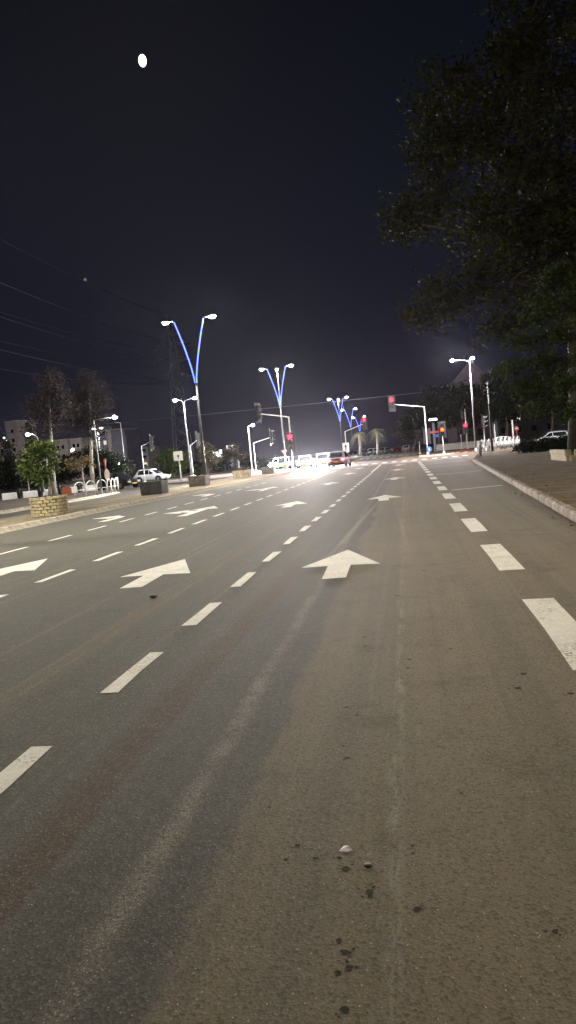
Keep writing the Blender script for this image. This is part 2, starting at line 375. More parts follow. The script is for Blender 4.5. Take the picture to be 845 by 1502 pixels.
M = dict(
    asphalt=asphalt_mat(),
    paint=paint_mat('road_paint', (0.66, 0.64, 0.59)),
    kerb=plain('kerb_concrete', (0.36, 0.325, 0.26), 0.9, var=0.22, scale=9.0, bump=0.8, bscale=35, dirt=(0.13, 0.105, 0.075)),
    kerb_r=plain('kerb_worn_pink', (0.25, 0.20, 0.16), 0.9, var=0.4, scale=4.0, bump=0.9, bscale=35, dirt=(0.085, 0.066, 0.050)),
    kerb_red=plain('kerb_red_paint', (0.30, 0.07, 0.06), 0.8, var=0.4, scale=5, bump=0.4, dirt=(0.12, 0.08, 0.07)),
    pave_r=paving_mat('pavement_brown', (0.122, 0.092, 0.056), (0.152, 0.117, 0.073), 4.5),
    pave_l=paving_mat('pavement_pale', (0.125, 0.105, 0.095), (0.16, 0.137, 0.122), 3.5),
    median=paving_mat('median_earth', (0.20, 0.17, 0.12), (0.26, 0.22, 0.16), 2.0),
    earth=plain('earth', (0.10, 0.085, 0.06), 0.95, var=0.4, scale=0.4, bump=0.6, bscale=8),
    stone=plain('planter_stone', (0.44, 0.37, 0.235), 0.9, var=0.28, scale=9, bump=0.8, bscale=30),
    mortar=plain('mortar', (0.15, 0.125, 0.09), 0.95, var=0.3, bump=0.5),
    soil=plain('soil', (0.045, 0.035, 0.025), 0.95, var=0.4, scale=12, bump=0.8, bscale=30),
    darkstone=plain('planter_dark', (0.055, 0.055, 0.05), 0.85, var=0.4, scale=4, bump=0.6, dirt=(0.09, 0.08, 0.06)),
    greystone=plain('planter_grey', (0.21, 0.19, 0.165), 0.85, var=0.35, scale=4, bump=0.6, dirt=(0.10, 0.085, 0.07)),
    beigestone=plain('planter_beige', (0.42, 0.36, 0.25), 0.9, var=0.4, scale=5, bump=0.8, bscale=25, dirt=(0.16, 0.10, 0.06)),
    wallstone=plain('garden_wall_stone', (0.36, 0.31, 0.22), 0.9, var=0.3, scale=3, bump=0.7, bscale=20, dirt=(0.16, 0.13, 0.09)),
    steel=plain('galvanised_steel', (0.46, 0.46, 0.47), 0.45, metal=0.35, var=0.15, scale=3, bump=0.1),
    white=plain('white_paint', (0.74, 0.74, 0.74), 0.5, var=0.1, scale=4, bump=0.1, dirt=(0.4, 0.38, 0.35)),
    darkpole=plain('dark_pole_paint', (0.11, 0.12, 0.15), 0.5, metal=0.3, var=0.2, scale=3, bump=0.1),
    greypole=plain('grey_pole_paint', (0.20, 0.20, 0.21), 0.6, var=0.15, scale=3, bump=0.1),
    lamppole=plain('lamp_pole_paint', (0.035, 0.037, 0.045), 0.55, var=0.2, scale=3, bump=0.1),
    black=plain('black_plastic', (0.018, 0.018, 0.019), 0.5, var=0.3, bump=0.2),
    rubber=plain('tyre_rubber', (0.016, 0.016, 0.016), 0.85, var=0.3, bump=0.3),
    glass=plain('dark_glass', (0.015, 0.018, 0.022), 0.06, var=0.1, bump=0, spec=0.6),
    rim=plain('alloy_rim', (0.42, 0.43, 0.45), 0.3, metal=0.8, var=0.1, bump=0),
    car_white=plain('car_paint_white', (0.72, 0.73, 0.75), 0.25, var=0.03, bump=0, coat=0.6),
    car_black=plain('car_paint_black', (0.012, 0.012, 0.014), 0.2, var=0.1, bump=0, coat=0.6),
    car_silver=plain('car_paint_silver', (0.42, 0.42, 0.44), 0.3, metal=0.4, var=0.04, bump=0, coat=0.5),
    car_grey=plain('car_paint_grey', (0.15, 0.16, 0.17), 0.3, metal=0.3, var=0.05, bump=0, coat=0.5),
    car_red=plain('car_paint_red', (0.30, 0.025, 0.02), 0.25, var=0.05, bump=0, coat=0.5),
    car_green=plain('car_paint_green', (0.30, 0.40, 0.30), 0.3, var=0.05, bump=0, coat=0.5),
    plate=plain('number_plate_yellow', (0.70, 0.52, 0.05), 0.5, var=0.05, bump=0),
    bark_pale=plain('bark_pale', (0.40, 0.36, 0.32), 0.9, var=0.35, scale=3, bump=0.8, bscale=14, dirt=(0.18, 0.14, 0.11)),
    bark=plain('bark_brown', (0.14, 0.11, 0.08), 0.95, var=0.4, scale=4, bump=1.0, bscale=16),
    bark_dark=plain('bark_dark', (0.05, 0.04, 0.032), 0.95, var=0.4, scale=4, bump=1.0, bscale=16),
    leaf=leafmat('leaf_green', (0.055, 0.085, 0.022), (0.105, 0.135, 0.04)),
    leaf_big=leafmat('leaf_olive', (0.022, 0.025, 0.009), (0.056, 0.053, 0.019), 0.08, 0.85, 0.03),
    leaf_frond=leafmat('leaf_bright', (0.026, 0.038, 0.012), (0.056, 0.072, 0.022), 0.12, 0.8, 0.04),
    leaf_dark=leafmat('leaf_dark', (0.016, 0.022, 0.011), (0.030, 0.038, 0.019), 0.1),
    leaf_grey=leafmat('leaf_grey', (0.040, 0.034, 0.037), (0.068, 0.057, 0.060), 0.05, 0.9, 0.02),
    leaf_dry=leafmat('leaf_dry', (0.105, 0.090, 0.045), (0.19, 0.15, 0.08)),
    leaf_palm=leafmat('leaf_palm', (0.16, 0.155, 0.10), (0.28, 0.26, 0.18)),
    wall_pink=plain('render_pinkish', (0.46, 0.38, 0.34), 0.9, var=0.12, scale=0.5, bump=0.2),
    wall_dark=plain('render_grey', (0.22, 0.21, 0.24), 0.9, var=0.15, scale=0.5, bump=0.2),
    wall_pale=plain('render_pale', (0.50, 0.47, 0.42), 0.9, var=0.12, scale=0.5, bump=0.2),
    wall_night=plain('render_brown', (0.10, 0.09, 0.09), 0.9, var=0.2, scale=0.5, bump=0.2),
    roof=plain('roof_purple', (0.30, 0.24, 0.27), 0.8, var=0.2, scale=0.6, bump=0.3),
    orange=plain('orange_plastic', (0.20, 0.055, 0.025), 0.6, var=0.2, bump=0.1),
    sign_white=plain('sign_white', (0.80, 0.80, 0.80), 0.5, var=0.05, bump=0),
    sign_red=plain('sign_red', (0.55, 0.04, 0.04), 0.5, var=0.1, bump=0),
    sign_blue=plain('sign_blue', (0.03, 0.10, 0.42), 0.5, var=0.1, bump=0),
    sign_pink=plain('sign_post_red', (0.26, 0.075, 0.065), 0.6, var=0.2, bump=0),
    stain=plain('oil_stain', (0.030, 0.026, 0.019), 0.9, var=0.5, scale=40, bump=0.5, spec=0.15),
    paper=plain('litter_paper', (0.75, 0.66, 0.76), 0.7, var=0.1, bump=0),
    pebble=plain('pebble', (0.36, 0.32, 0.26), 0.9, var=0.2, bump=0.3),
    wire=plain('power_wire', (0.15, 0.15, 0.17), 0.6, metal=0.4, var=0.1, bump=0),
    pylon=plain('pylon_steel', (0.30, 0.29, 0.31), 0.6, metal=0.3, var=0.15, bump=0),
    lamp_cool=glow('lamp_lens_cool', (1.0, 0.93, 0.78), 3400*LAMP),
    lamp_far=glow('lamp_lens_far', (0.97, 0.95, 1.0), 2300*LAMP),
    lamp_corner=glow('lamp_lens_corner', (1.0, 0.94, 0.97), 7000*LAMP),
    lamp_warm=glow('lamp_lens_warm', (1.0, 0.88, 0.66), 2300*LAMP),
    lamp_small=glow('lamp_lens_small', (0.95, 0.97, 1.0), 260*LAMP),
    led=glow('led_strip_blue', (0.085, 0.14, 1.0), 5.0),
    red_on=glow('signal_red_lit', (1.0, 0.00012, 0.0004), 1800.0),
    amber_on=glow('signal_amber_lit', (1.0, 0.014, 0.0003), 60.0),
    white_on=glow('signal_white_lit', (1.0, 0.93, 0.88), 30.0),
    lens_off=plain('signal_lens_off', (0.03, 0.02, 0.02), 0.3, var=0.1, bump=0),
    head_on=glow('headlight_lit', (1.0, 0.95, 0.93), 16000.0),
    tail_on=glow('taillight_lit', (1.0, 0.04, 0.08), 22.0),
    tail_off=plain('taillight_off', (0.30, 0.02, 0.02), 0.3, var=0.1, bump=0),
    head_off=plain('headlight_off', (0.5, 0.5, 0.5), 0.15, var=0.1, bump=0),
    sign_lit=glow('backlit_sign', (1.0, 0.98, 0.95), 3.0),
    win_lit=glow('window_lit', (1.0, 0.86, 0.70), 0.9),
    moon=glow('moon_surface', (1.0, 0.99, 0.96), 4.0),
    planet=glow('planet_surface', (1.0, 0.72, 0.6), 0.22),
)

# ------------------------------------------------------------------ ground, road, pavements
def flat(name, poly, z, mat, parent=None, kind='structure'):
    mb = MB(); mb.add([(x, y, z) for x, y in poly], [tuple(range(len(poly)))])
    o = mb.build(name, mat, parent)
    if kind and parent is None: o['kind'] = kind
    return o
flat('ground', [(-1400, -300), (1400, -300), (1400, 1400), (-1400, 1400)], -0.06, M['earth'])
road = flat('road', [(-90, -45), (70, -45), (70, 420), (-90, 420)], 0.0, M['asphalt'])

def slab(name, poly, h, mat):
    o = MB().prism(poly, -0.05, h).build(name, mat); o['kind'] = 'structure'; return o

KR = lambda y: 2.05 + 0.0455*y          # face of the kerb beside the parking bays
def KL(y):                               # face of the median kerb
    if y < 23: return -12.1
    if y < 62: return -12.1 + (y-23)*0.058
    return -9.84
def jit(s): return (random.random()-0.5)*2*s

pav_r = slab('pavement_right', [(KR(y)+0.16, y) for y in range(-40, 53, 4)] + [(5.4, 60), (6.7, 71), (9.2, 79), (13.4, 88.5), (18, 92), (40, 94), (40, -40)], 0.13, M['pave_r'])
median = slab('median', [(KL(y)-0.2, y) for y in range(-40, 67, 3)] + [(-9.9, 70), (-10.6, 74.5), (-12.0, 76.5), (-13.4, 75), (-14.4, 66), (-15.2, 52), (-15.4, 40), (-15.4, -40)], 0.13, M['median'])
pav_l = slab('pavement_left', [(-19.5, -40), (-19.5, 44), (-20.6, 50), (-23.5, 56), (-30, 58.5), (-90, 60), (-90, -40)], 0.13, M['pave_l'])
isl = slab('traffic_island_left', [(-23.5, 62), (-18.2, 60.5), (-16.2, 66), (-15.2, 76), (-15.5, 80), (-18, 82), (-24, 83), (-25.5, 74)], 0.13, M['pave_l'])
isl2 = slab('traffic_island_right', [(1.9, 85), (3.2, 84.2), (5.0, 85.3), (5.4, 88), (4.6, 94), (2.5, 97), (1.9, 92)], 0.13, M['pave_l'])
far_l = slab('pavement_far_left', [(-88, 96), (-30, 96), (-20, 98), (-15.5, 104), (-15.5, 300), (-88, 300)], 0.13, M['pave_l'])
med2 = slab('median_far', [(-12.6, 100), (-9.0, 99), (-7.8, 104), (-8.5, 150), (-10.5, 300), (-13.5, 300), (-13.2, 150)], 0.13, M['median'])
far_r = slab('pavement_far_right', [(2.2, 116), (8, 110.5), (18, 109), (68, 108), (68, 400), (2.4, 400)], 0.13, M['pave_r'])

# kerb stones, one by one
def stone_mesh(name, l, w, h, mat, seed, slope=0.0):
    r = random.Random(seed); mb = MB()
    x, y = w/2, l/2; j = lambda a: (r.random()-0.5)*a
    b = 0.03; e = 0.006 if slope else 0.014
    vs = [(-x, -y, 0), (x, -y, 0), (x, y, 0), (-x, y, 0),
          (-x+slope*.9, -y, h-b), (x-slope*.9, -y, h-b), (x-slope*.9, y, h-b), (-x+slope*.9, y, h-b),
          (-x+b+slope, -y+e, h+j(.012)), (x-b-slope+j(.01), -y+e+j(.01), h+j(.012)), (x-b-slope+j(.01), y-e+j(.01), h+j(.012)), (-x+b+slope, y-e, h+j(.012))]
    fs = [(0, 1, 5, 4), (1, 2, 6, 5), (2, 3, 7, 6), (3, 0, 4, 7), (4, 5, 9, 8), (5, 6, 10, 9), (6, 7, 11, 10), (7, 4, 8, 11), (8, 9, 10, 11)]
    me = mb.add(vs, fs).mesh(name); me.materials.append(mat); return me
SR = [stone_mesh('kerbstone', 0.985, 0.17, 0.155, M['kerb_r'], k) for k in range(4)]
SRed = stone_mesh('kerbstone', 0.985, 0.17, 0.155, M['kerb_red'], 9)
SL = [stone_mesh('kerbstone', 0.985, 0.46, 0.16, M['kerb'], k, 0.13) for k in range(4)]

def kerb(name, path, meshes, side, step=1.0, alt=None):
    root = empty(name); root['kind'] = 'structure'
    pts = [Vector((x, y, 0)) for x, y in path]; acc = 0.0; i = 0; n = 0
    seg = [(pts[k], pts[k+1]) for k in range(len(pts)-1)]
    total = sum((b-a).length for a, b in seg); t = step/2
    while t < total:
        d = t
        for a, b in seg:
            L = (b-a).length
            if d <= L: break
            d -= L
        dr = (b-a).normalized(); p = a + dr*d
        nn = Vector((dr.y, -dr.x, 0))*side
        p = p + nn*0.085
        me = alt if (alt and n > 47 and n < 52) else meshes[random.randrange(len(meshes))]
        put(me, 'kerbstone', root, (p.x+jit(.008), p.y, jit(.006)), math.atan2(dr.y, dr.x)-math.pi/2+jit(.012))
        t += step; n += 1
    return root
kerb('kerb_right', [(KR(3), 3.0), (KR(52), 52.0), (5.3, 60), (6.6, 71), (9.1, 79.2)], SR, 1, 1.0, SRed)
kerb('kerb_median', [(KL(y), y) for y in (8, 23, 40, 55, 62)] + [(-9.7, 70), (-10.4, 74.6)], SL, -1, 1.0)
kerb('kerb_left', [(-19.3, 16), (-19.3, 44), (-20.4, 50), (-23.3, 56.2)], SL, -1, 1.0)
kerb('kerb_island_right', [(1.7, 92), (1.7, 84.9), (3.2, 84.0), (5.1, 85.1), (5.55, 88)], SL[:2], -1, 1.0)

# ------------------------------------------------------------------ road markings (paint, 4 mm proud of the asphalt)
def paint(poly, name, z=0.004, mat=None):
    n = len(poly); a = sum(poly[i][0]*poly[(i+1) % n][1]-poly[(i+1) % n][0]*poly[i][1] for i in range(n))
    if a < 0: poly = poly[::-1]
    return MB().add([(x, y, z) for x, y in poly], [tuple(range(n))]).build(name, mat or M['paint'], road)
def rect(x, y0, y1, w, name):
    e = 0.012
    return paint([(x-w/2+jit(e), y0+jit(e)), (x+w/2+jit(e), y0+jit(e)), (x+w/2+jit(e), (y0+y1)/2), (x+w/2+jit(e), y1+jit(e)), (x-w/2+jit(e), y1+jit(e)), (x-w/2+jit(e), (y0+y1)/2)], name)
y = 2.72
while y < 46: rect(-2.135, y, y+1.02, 0.13, 'lane_dash'); y += 1.93
rect(-2.2, y, 65.5, 0.14, 'lane_line')
y = 7.9
while y < 58: rect(-5.43, y, y+1.13, 0.12, 'lane_dash'); y += 2.02
y = 14.2
while y < 44: rect(-8.58, y, y+1.18, 0.11, 'lane_dash'); y += 2.22
y = 4.72
while y < 62: rect(1.07, y, y+2.15, 0.27, 'bay_dash'); y += 3.72
for y in (23.0, 34.8, 46.0, 53.5):
    paint([(1.3, y-.07), (KR(y)-.25, y+.25), (KR(y)-.25, y+.40), (1.3, y+.07)], 'bay_tick')
paint([(-9.4, 66.4), (-2.3, 66.0), (-2.3, 66.5), (-9.4, 66.9)], 'stop_line'); paint([(-2.1, 66.0), (4.9, 65.6), (4.9, 66.1), (-2.1, 66.5)], 'stop_line')
for k in range(16):
    x = -9.0 + k*0.95
    paint([(x, 70.0), (x+.5, 70.0), (x+.55, 73.2), (x+.05, 73.2)], 'crossing_bar')
for k in range(11):
    x = 6.9 + k*1.0
    paint([(x-1.0, 90.5+k*0.35), (x-.5, 90.7+k*0.35), (x-.3, 94.2+k*.35), (x-.8, 94.0+k*.35)], 'crossing_bar')
for k in range(13):
    paint([(-11 + k*1.0, 112), (-10.5+k*1.0, 112), (-10.5+k*1.0, 115.4), (-11+k*1.0, 115.4)], 'crossing_bar')

STRAIGHT = [(-.15, 0), (.15, 0), (.15, .95), (.55, .88), (.03, 2.45), (-.52, .98), (-.15, .97)]
LEFT = [(-.1, 0), (.18, 0), (.2, 1.2), (.08, 1.75), (-.25, 2.0), (-.28, 2.35), (-1.05, 1.7), (-.22, 1.15), (-.23, 1.5), (-.1, 1.35)]
BOTH = [(-.14, 0), (.16, 0), (.16, 2.3), (.5, 2.25), (.02, 3.6), (-.42, 2.3), (-.14, 2.3), (-.14, 1.9), (-.5, 2.2), (-.5, 2.55), (-1.15, 1.75), (-.45, 1.2), (-.47, 1.6), (-.14, 1.25)]
def arrow(shape, x, y, rot=0.0, s=1.0):
    c, sn = math.cos(rot), math.sin(rot)
    o = paint([(x+s*(px*c-py*sn)+jit(.008), y+s*(px*sn+py*c)+jit(.008)) for px, py in shape], 'arrow_marking')
arrow(STRAIGHT, -0.96, 8.65, 0.02)
arrow(STRAIGHT, -3.62, 8.92, 0.02)
arrow(STRAIGHT, -6.75, 10.4, 0.02)
arrow(STRAIGHT, -0.72, 20.9, 0.02); arrow(STRAIGHT, -3.6, 21.4, 0.02)
arrow(BOTH, -6.75, 21.2, 0, 1.05); arrow(LEFT, -9.5, 21.6, 0, 1.05)
for yy in (33.5, 46.0, 57.0):
    arrow(STRAIGHT, -0.6, yy, 0.0); arrow(STRAIGHT, -3.7, yy+.6, 0.0); arrow(BOTH, -6.8, yy, 0, 1.0)
arrow(LEFT, -9.4, 33.0, 0, 1.05)

# oil spots, scrap of paper, pebbles
def blot(x, y, r, seed):
    q = random.Random(seed); n = 18; mb = MB()
    def one(cx, cy, rr):
        a0, sq = q.random()*6.3, .55+q.random()*.5
        rad = [rr*(.6+q.random()*.5) for _ in range(n)]
        rad = [(rad[k]+rad[k-1])/2 for k in range(n)]
        pts = []
        for k in range(n):
            u, w = rad[k]*math.cos(2*math.pi*k/n), rad[k]*sq*math.sin(2*math.pi*k/n)
            pts.append((cx+u*math.cos(a0)-w*math.sin(a0), cy+u*math.sin(a0)+w*math.cos(a0), 0.003))
        mb.add(pts, [tuple(range(n))])
    one(x, y, r*.9)
    for _ in range(q.randrange(1, 4)):
        a, d = q.random()*6.3, r*(1.0+q.random()); one(x+d*math.cos(a), y+d*math.sin(a), r*(.2+.25*q.random()))
    mb.build('oil_stain', M['stain'], road)
spots = [(-.46, 4.21, .016), (-.40, 3.49, .02), (-.43, 3.64, .012), (-.24, 2.39, .022), (-.225, 2.42, .012), (-.08, 2.30, .018), (-.09, 2.68, .010), (-.09, 2.63, .012), (-.32, 2.14, .012), (-.30, 2.09, .017),
         (-.28, 2.02, .017), (-.31, 2.0, .014), (-.28, 1.86, .018), (-.56, 2.59, .015), (-.53, 2.69, .016), (-.45, 2.60, .016), (-.36, 2.60, .014), (-.33, 2.53, .02), (-.09, 5.13, .02), (-.10, 4.93, .02),
         (-.44, 5.81, .022), (-.42, 5.54, .022), (.21, 5.35, .02), (.62, 4.70, .03), (.55, 4.43, .028), (.82, 4.30, .025), (-.39, 4.07, .018), (.12, 3.1, .012), (.33, 2.2, .016), (-.7, 3.0, .012), (.05, 3.6, .012),
         (-1.3, 3.3, .015), (-1.75, 4.6, .02), (-.2, 7.4, .03), (.1, 8.8, .03), (-2.5, 6.2, .025)]
for k, (x, y, r) in enumerate(spots): blot(x, y, r, k)
mb = MB().add([(-.024, -.008, .002), (.006, -.02, .006), (.026, -.004, .004), (.012, .010, .014), (-.008, .02, .007), (-.005, 0, .011)], [(0, 1, 5), (1, 2, 5), (2, 3, 5), (3, 4, 5), (4, 0, 5)])
o = mb.build('litter_paper', M['paper'], None, (-.34, 2.65, .004))
tag(o, 'small crumpled lilac scrap of paper lying on the asphalt in the foreground', 'litter')
def pebble(x, y, r, label):
    mb = MB().ell((0, 0, r*.45), (r, r*.7, r*.5), 7, 5); mb.v = [(a+jit(r*.1), b+jit(r*.1), max(0.001, c+jit(r*.08))) for a, b, c in mb.v]
    tag(mb.build('pebble', M['pebble'], None, (x, y, 0.002)), label, 'pebble', 'loose pebbles on the road')
pebble(-.25, 2.54, .017, 'pale pebble on the asphalt just right of the lilac scrap of paper')
pebble(-3.02, 8.1, .05, 'pale stone chip beside the lane dashes left of the near straight arrow')

# ------------------------------------------------------------------ street lamps
def v_lamp(x, y, label, centre=False, lens='lamp_cool', rz=0.0, shrub=False):
    t = empty('street_lamp', (x, y, 0.13), rz, label, 'street lamp', 'V shaped street lamps along the median')
    MB().lathe((0, 0, 0), [(.24, 0), (.24, .06), (.17, .08), (.17, .5), (.12, .62)], 12).build('base', M['darkpole'], t)
    MB().tube([(0, 0, .6), (0, 0, 3.2), (0, 0, 6.75)], [.105, .085, .065], 10).build('pole', M['lamppole'], t)
    MB().lathe((0, 0, 6.5), [(.09, 0), (.11, .05), (.11, .32), (.08, .38)], 10).build('collar', M['darkpole'], t)
    for s, tipx, tipz in ((-1, 1.05, 10.62), (1, .92, 10.66)):
        pts = []
        for k in range(9):
            u = k/8; xx = .05 + (tipx-.05)*(u**1.35); zz = 6.62 + (tipz-6.62)*u
            pts.append((s*xx, 0, zz))
        arm = MB().tube(pts, [.05-.02*k/8 for k in range(9)], 8).build('arm', M['lamppole'], t)
        st = MB().tube([(p[0], -.085, p[2]) for p in pts], .042, 5).build('led_strip', M['led'], arm)
        bx = s*(tipx+.42)
        lum = MB()
        lum.tube([(s*tipx, 0, tipz-.02), (s*(tipx+.2), 0, tipz+.10)], .035, 6)
        lum.add([(bx-s*.32, -.15, tipz+.05), (bx+s*.42, -.21, tipz+.08), (bx+s*.42, .21, tipz+.08), (bx-s*.32, .15, tipz+.05),
                 (bx-s*.28, -.08, tipz+.15), (bx+s*.36, -.10, tipz+.22), (bx+s*.36, .10, tipz+.22), (bx-s*.28, .08, tipz+.15)],
                [(0, 1, 2, 3), (4, 5, 6, 7), (0, 1, 5, 4), (1, 2, 6, 5), (2, 3, 7, 6), (3, 0, 4, 7)])
        lo = lum.build('luminaire', M['black'], t)
        MB().ell((bx+s*.16, 0, tipz+.05), (.20, .15, .105), 12, 8).build('lens', M[lens], lo)
    if centre:
        MB().tube([(0, 0, 6.7), (0, .0, 10.45)], [.05, .035], 8).build('centre_mast', M['steel'], t)
        c = MB().box((0, -.15, 10.5), (.2, .5, .07)).build('luminaire', M['black'], t)
        MB().ell((0, -.2, 10.44), (.10, .18, .09), 8, 6).build('lens', M[lens], c)
    return t
v_lamp(-13.0, 46.8, 'nearest V shaped street lamp with two blue lit arms above the grey planter')
v_lamp(-12.55, 77.0, 'second V shaped street lamp with blue arms, behind the horizontal signal mast', True)
v_lamp(-10.95, 131.0, 'third V shaped street lamp with blue arms, above the car with red tail lights', True, 'lamp_far')
v_lamp(-11.9, 170.0, 'fourth V shaped street lamp, small, just left of the far red signal', False, 'lamp_far')
v_lamp(-12.5, 215.0, 'farthest V shaped street lamp, partly behind the far red signal and palm', False, 'lamp_far')
v_lamp(-13.0, 16.5, 'V shaped street lamp on the median outside the left edge of the view')

def arm_lamp(x, y, h, reach, ang, label, style='flat', lens='lamp_far', mat='steel', r=.07, double=None, rise=.2, group='plain street lamps', z0=0.13):
    """post with one or two arms; ang is the direction the first arm points"""
    t = empty('street_lamp', (x, y, z0), ang, label, 'street lamp', group)
    MB().lathe((0, 0, 0), [(r*2.0, 0), (r*2.0, .04), (r*1.3, .06), (r*1.3, .4)], 10).build('base', M[mat], t)
    MB().tube([(0, 0, .3), (0, 0, h*.5), (0, 0, h)], [r, r*.85, r*.65], 10).build('pole', M[mat], t)
    for s, rc in ((1, reach),) + (((-1, double),) if double else ()):
        if style == 'curved':
            pts = [(s*rc*(1-math.cos(u*math.pi/2)), 0, h + rise*math.sin(u*math.pi/2)) for u in (0, .25, .5, .75, 1)]
        else:
            pts = [(0, 0, h-.03), (s*rc*.5, 0, h+rise*.6), (s*rc, 0, h+rise)]
        MB().tube(pts, r*.5, 7).build('arm', M[mat], t)
        ex, ez = s*rc, h+rise
        lum = MB().box((ex+s*.2, 0, ez+.05), (.50, .22, .08), 0, .8).build('luminaire', M['black'], t)
        MB().ell((ex+s*.22, 0, ez-.01), (.16, .13, .12), 10, 8).build('lens', M[lens], lum)
    return t
arm_lamp(-19.7, 45.5, 4.85, 1.15, R(8), 'white street lamp with long horizontal arm rising beside the arched railing', rise=.06, lens='lamp_small', mat='greypole', r=.06)
arm_lamp(-27.1, 52.0, 4.3, .55, math.pi, 'curved neck street lamp behind the small green tree in the stone planter', style='curved', rise=.5, lens='lamp_small')
arm_lamp(-21.37, 71.6, 7.5, .62, math.pi, 'double headed street lamp behind the square white sign', double=.95, rise=.45, style='curved', lens='lamp_far', mat='greypole')
arm_lamp(-16.6, 78.8, 4.95, .3, R(20), 'short single lamp post left of the slanted signal arm on the island', rise=.12, lens='lamp_far')
arm_lamp(7.4, 81.0, 9.6, 1.55, math.pi, 'tall double headed street lamp over the right pavement corner', double=.12, rise=.25, lens='lamp_corner', mat='greypole', r=.10)
arm_lamp(-48.0, 112.0, 8.3, .45, math.pi, 'distant double headed street lamp in front of the pinkish tower block', double=.35, rise=.25, lens='lamp_far', z0=0.13)
arm_lamp(-31.5, 80.0, 7.0, .35, R(200), 'tall bare post with small dark head beside the dark car', rise=.1, lens='lens_off', mat='steel', z0=-.02)
arm_lamp(-32.6, 80.0, 2.35, .10, R(0), 'low park lamp in front of the dark domed tree', rise=.1, lens='lamp_small', mat='greypole', r=.05, z0=-.02)
arm_lamp(-114.0, 200.0, 14.2, .5, math.pi, 'street lamp at the left edge before the tall apartment tower', rise=.3, lens='lamp_far', z0=-.06)
arm_lamp(-97.0, 205.0, 9.0, .5, 0, 'added distant lamp lighting the walls below the pinkish tower block', rise=.3, lens='lamp_far', z0=-.06)  # added lamp, brightens the building fronts from behind the trees
arm_lamp(-90.0, 236.0, 4.0, .4, 0, 'added small distant lamp lighting the apartment block with balconies', rise=.2, lens='lamp_far', z0=-.06)  # added as well, so the balcony front gets some light
arm_lamp(9.6, 9.5, 9.2, 2.0, math.pi, 'warm street lamp on the right pavement outside the right edge of the view', rise=.3, lens='lamp_warm', mat='steel', r=.10)

# ------------------------------------------------------------------ traffic signals
def signal_head(parent, loc, rz, lit=None, plate=True, s=1.0, litm=None):
    """three lens head facing local -y"""
    h = MB().box((0, 0, 0), (.30*s, .16*s, .92*s)).build('signal_head', M['black'], parent, loc, (0, 0, rz), bevel=.02)
    if plate:
        b = MB().box((0, .095*s, 0), (.56*s, .02, 1.22*s)).build('backing_board', M['black'], h)
    ob = MB()
    for k, nm in enumerate(('red_lens', 'amber_lens', 'green_lens')):
        z = (.3-.3*k)*s
        mat = litm if (lit == k and litm) else M['lens_off']
        MB().disc((0, -.081*s, z), .105*s, 'y', 14, .02).build(nm, mat, h)
        v = MB(); n = 10; pts0 = []; pts1 = []
        for q in range(n+1):
            a = math.pi*(q/n)*1.1 - .16
            pts0.append((.125*s*math.cos(a), -.081*s, z+.125*s*math.sin(a))); pts1.append((.125*s*math.cos(a), -(.28 if .2 < q/n < .8 else .18)*s, z+.125*s*math.sin(a)))
        v.add(pts0+pts1, [(i, i+1, n+2+i, n+1+i) for i in range(n)])
        v.build('visor', M['black'], h)
    return h

def mast(name, x, y, h, tip, label, heads, mat='white', r=.08, z0=.13, group='traffic signal masts'):
    """post with cantilever arm; tip = (dx, dy, dz) from the post top; heads = list of (loc, rz, lit, material)"""
    t = empty(name, (x, y, z0), 0, label, 'traffic signal', group)
    MB().lathe((0, 0, 0), [(.2, 0), (.2, .03), (.13, .05), (.12, .3)], 10).build('base', M[mat], t)
    MB().tube([(0, 0, .2), (0, 0, h*.6), (0, 0, h)], [r, r*.9, r*.8], 10).build('pole', M[mat], t)
    if tip:
        MB().tube([(0, 0, h-.12), (tip[0]*.06, tip[1]*.06, h+.0), (tip[0], tip[1], h+tip[2])], [r*.8, r*.7, r*.5], 8).build('arm', M[mat], t)
    for loc, rz, lit, lm in heads:
        signal_head(t, loc, rz, lit, True, 1.55, lm)
    return t
mast('traffic_signal', -10.4, 68.0, 5.0, (-2.7, 0, .52), 'median traffic signal with long left arm and glowing red light on its post',
     [((-2.75, 0, 5.62), R(60), None, None), ((0, -.2, 2.65), 0, 0, M['red_on'])])
mast('traffic_signal', 2.68, 92.0, 5.85, (-3.6, 0, .6), 'right island traffic signal with arm reaching left and red lamp at its tip',
     [((-3.85, -.1, 6.55), 0, 0, M['red_on']), ((.05, .2, 2.2), math.pi, None, None)])
mast('traffic_signal', -8.45, 108.0, 4.2, (2.6, 0, .75), 'far median traffic signal with short arm and glowing red light before the palm',
     [((2.9, -.1, 5.1), 0, 0, M['red_on'])])
mast('traffic_signal', -27.5, 75.0, 4.0, (1.0, .4, .42), 'grey traffic signal with short rising arm above the white parked car', [((1.05, .4, 4.25), R(100), None, None)], r=.06, z0=-.02)
mast('traffic_signal', -22.95, 77.7, 3.5, (.75, .3, .5), 'traffic signal with short rising arm beside the double headed lamp', [((.85, .3, 4.05), R(120), None, None)], r=.06)
mast('traffic_signal', -15.8, 77.0, 3.1, (1.9, .2, .42), 'slim traffic signal with slanted arm left of the glowing red light', [((1.95, .2, 3.55), R(95), None, None)], r=.055)
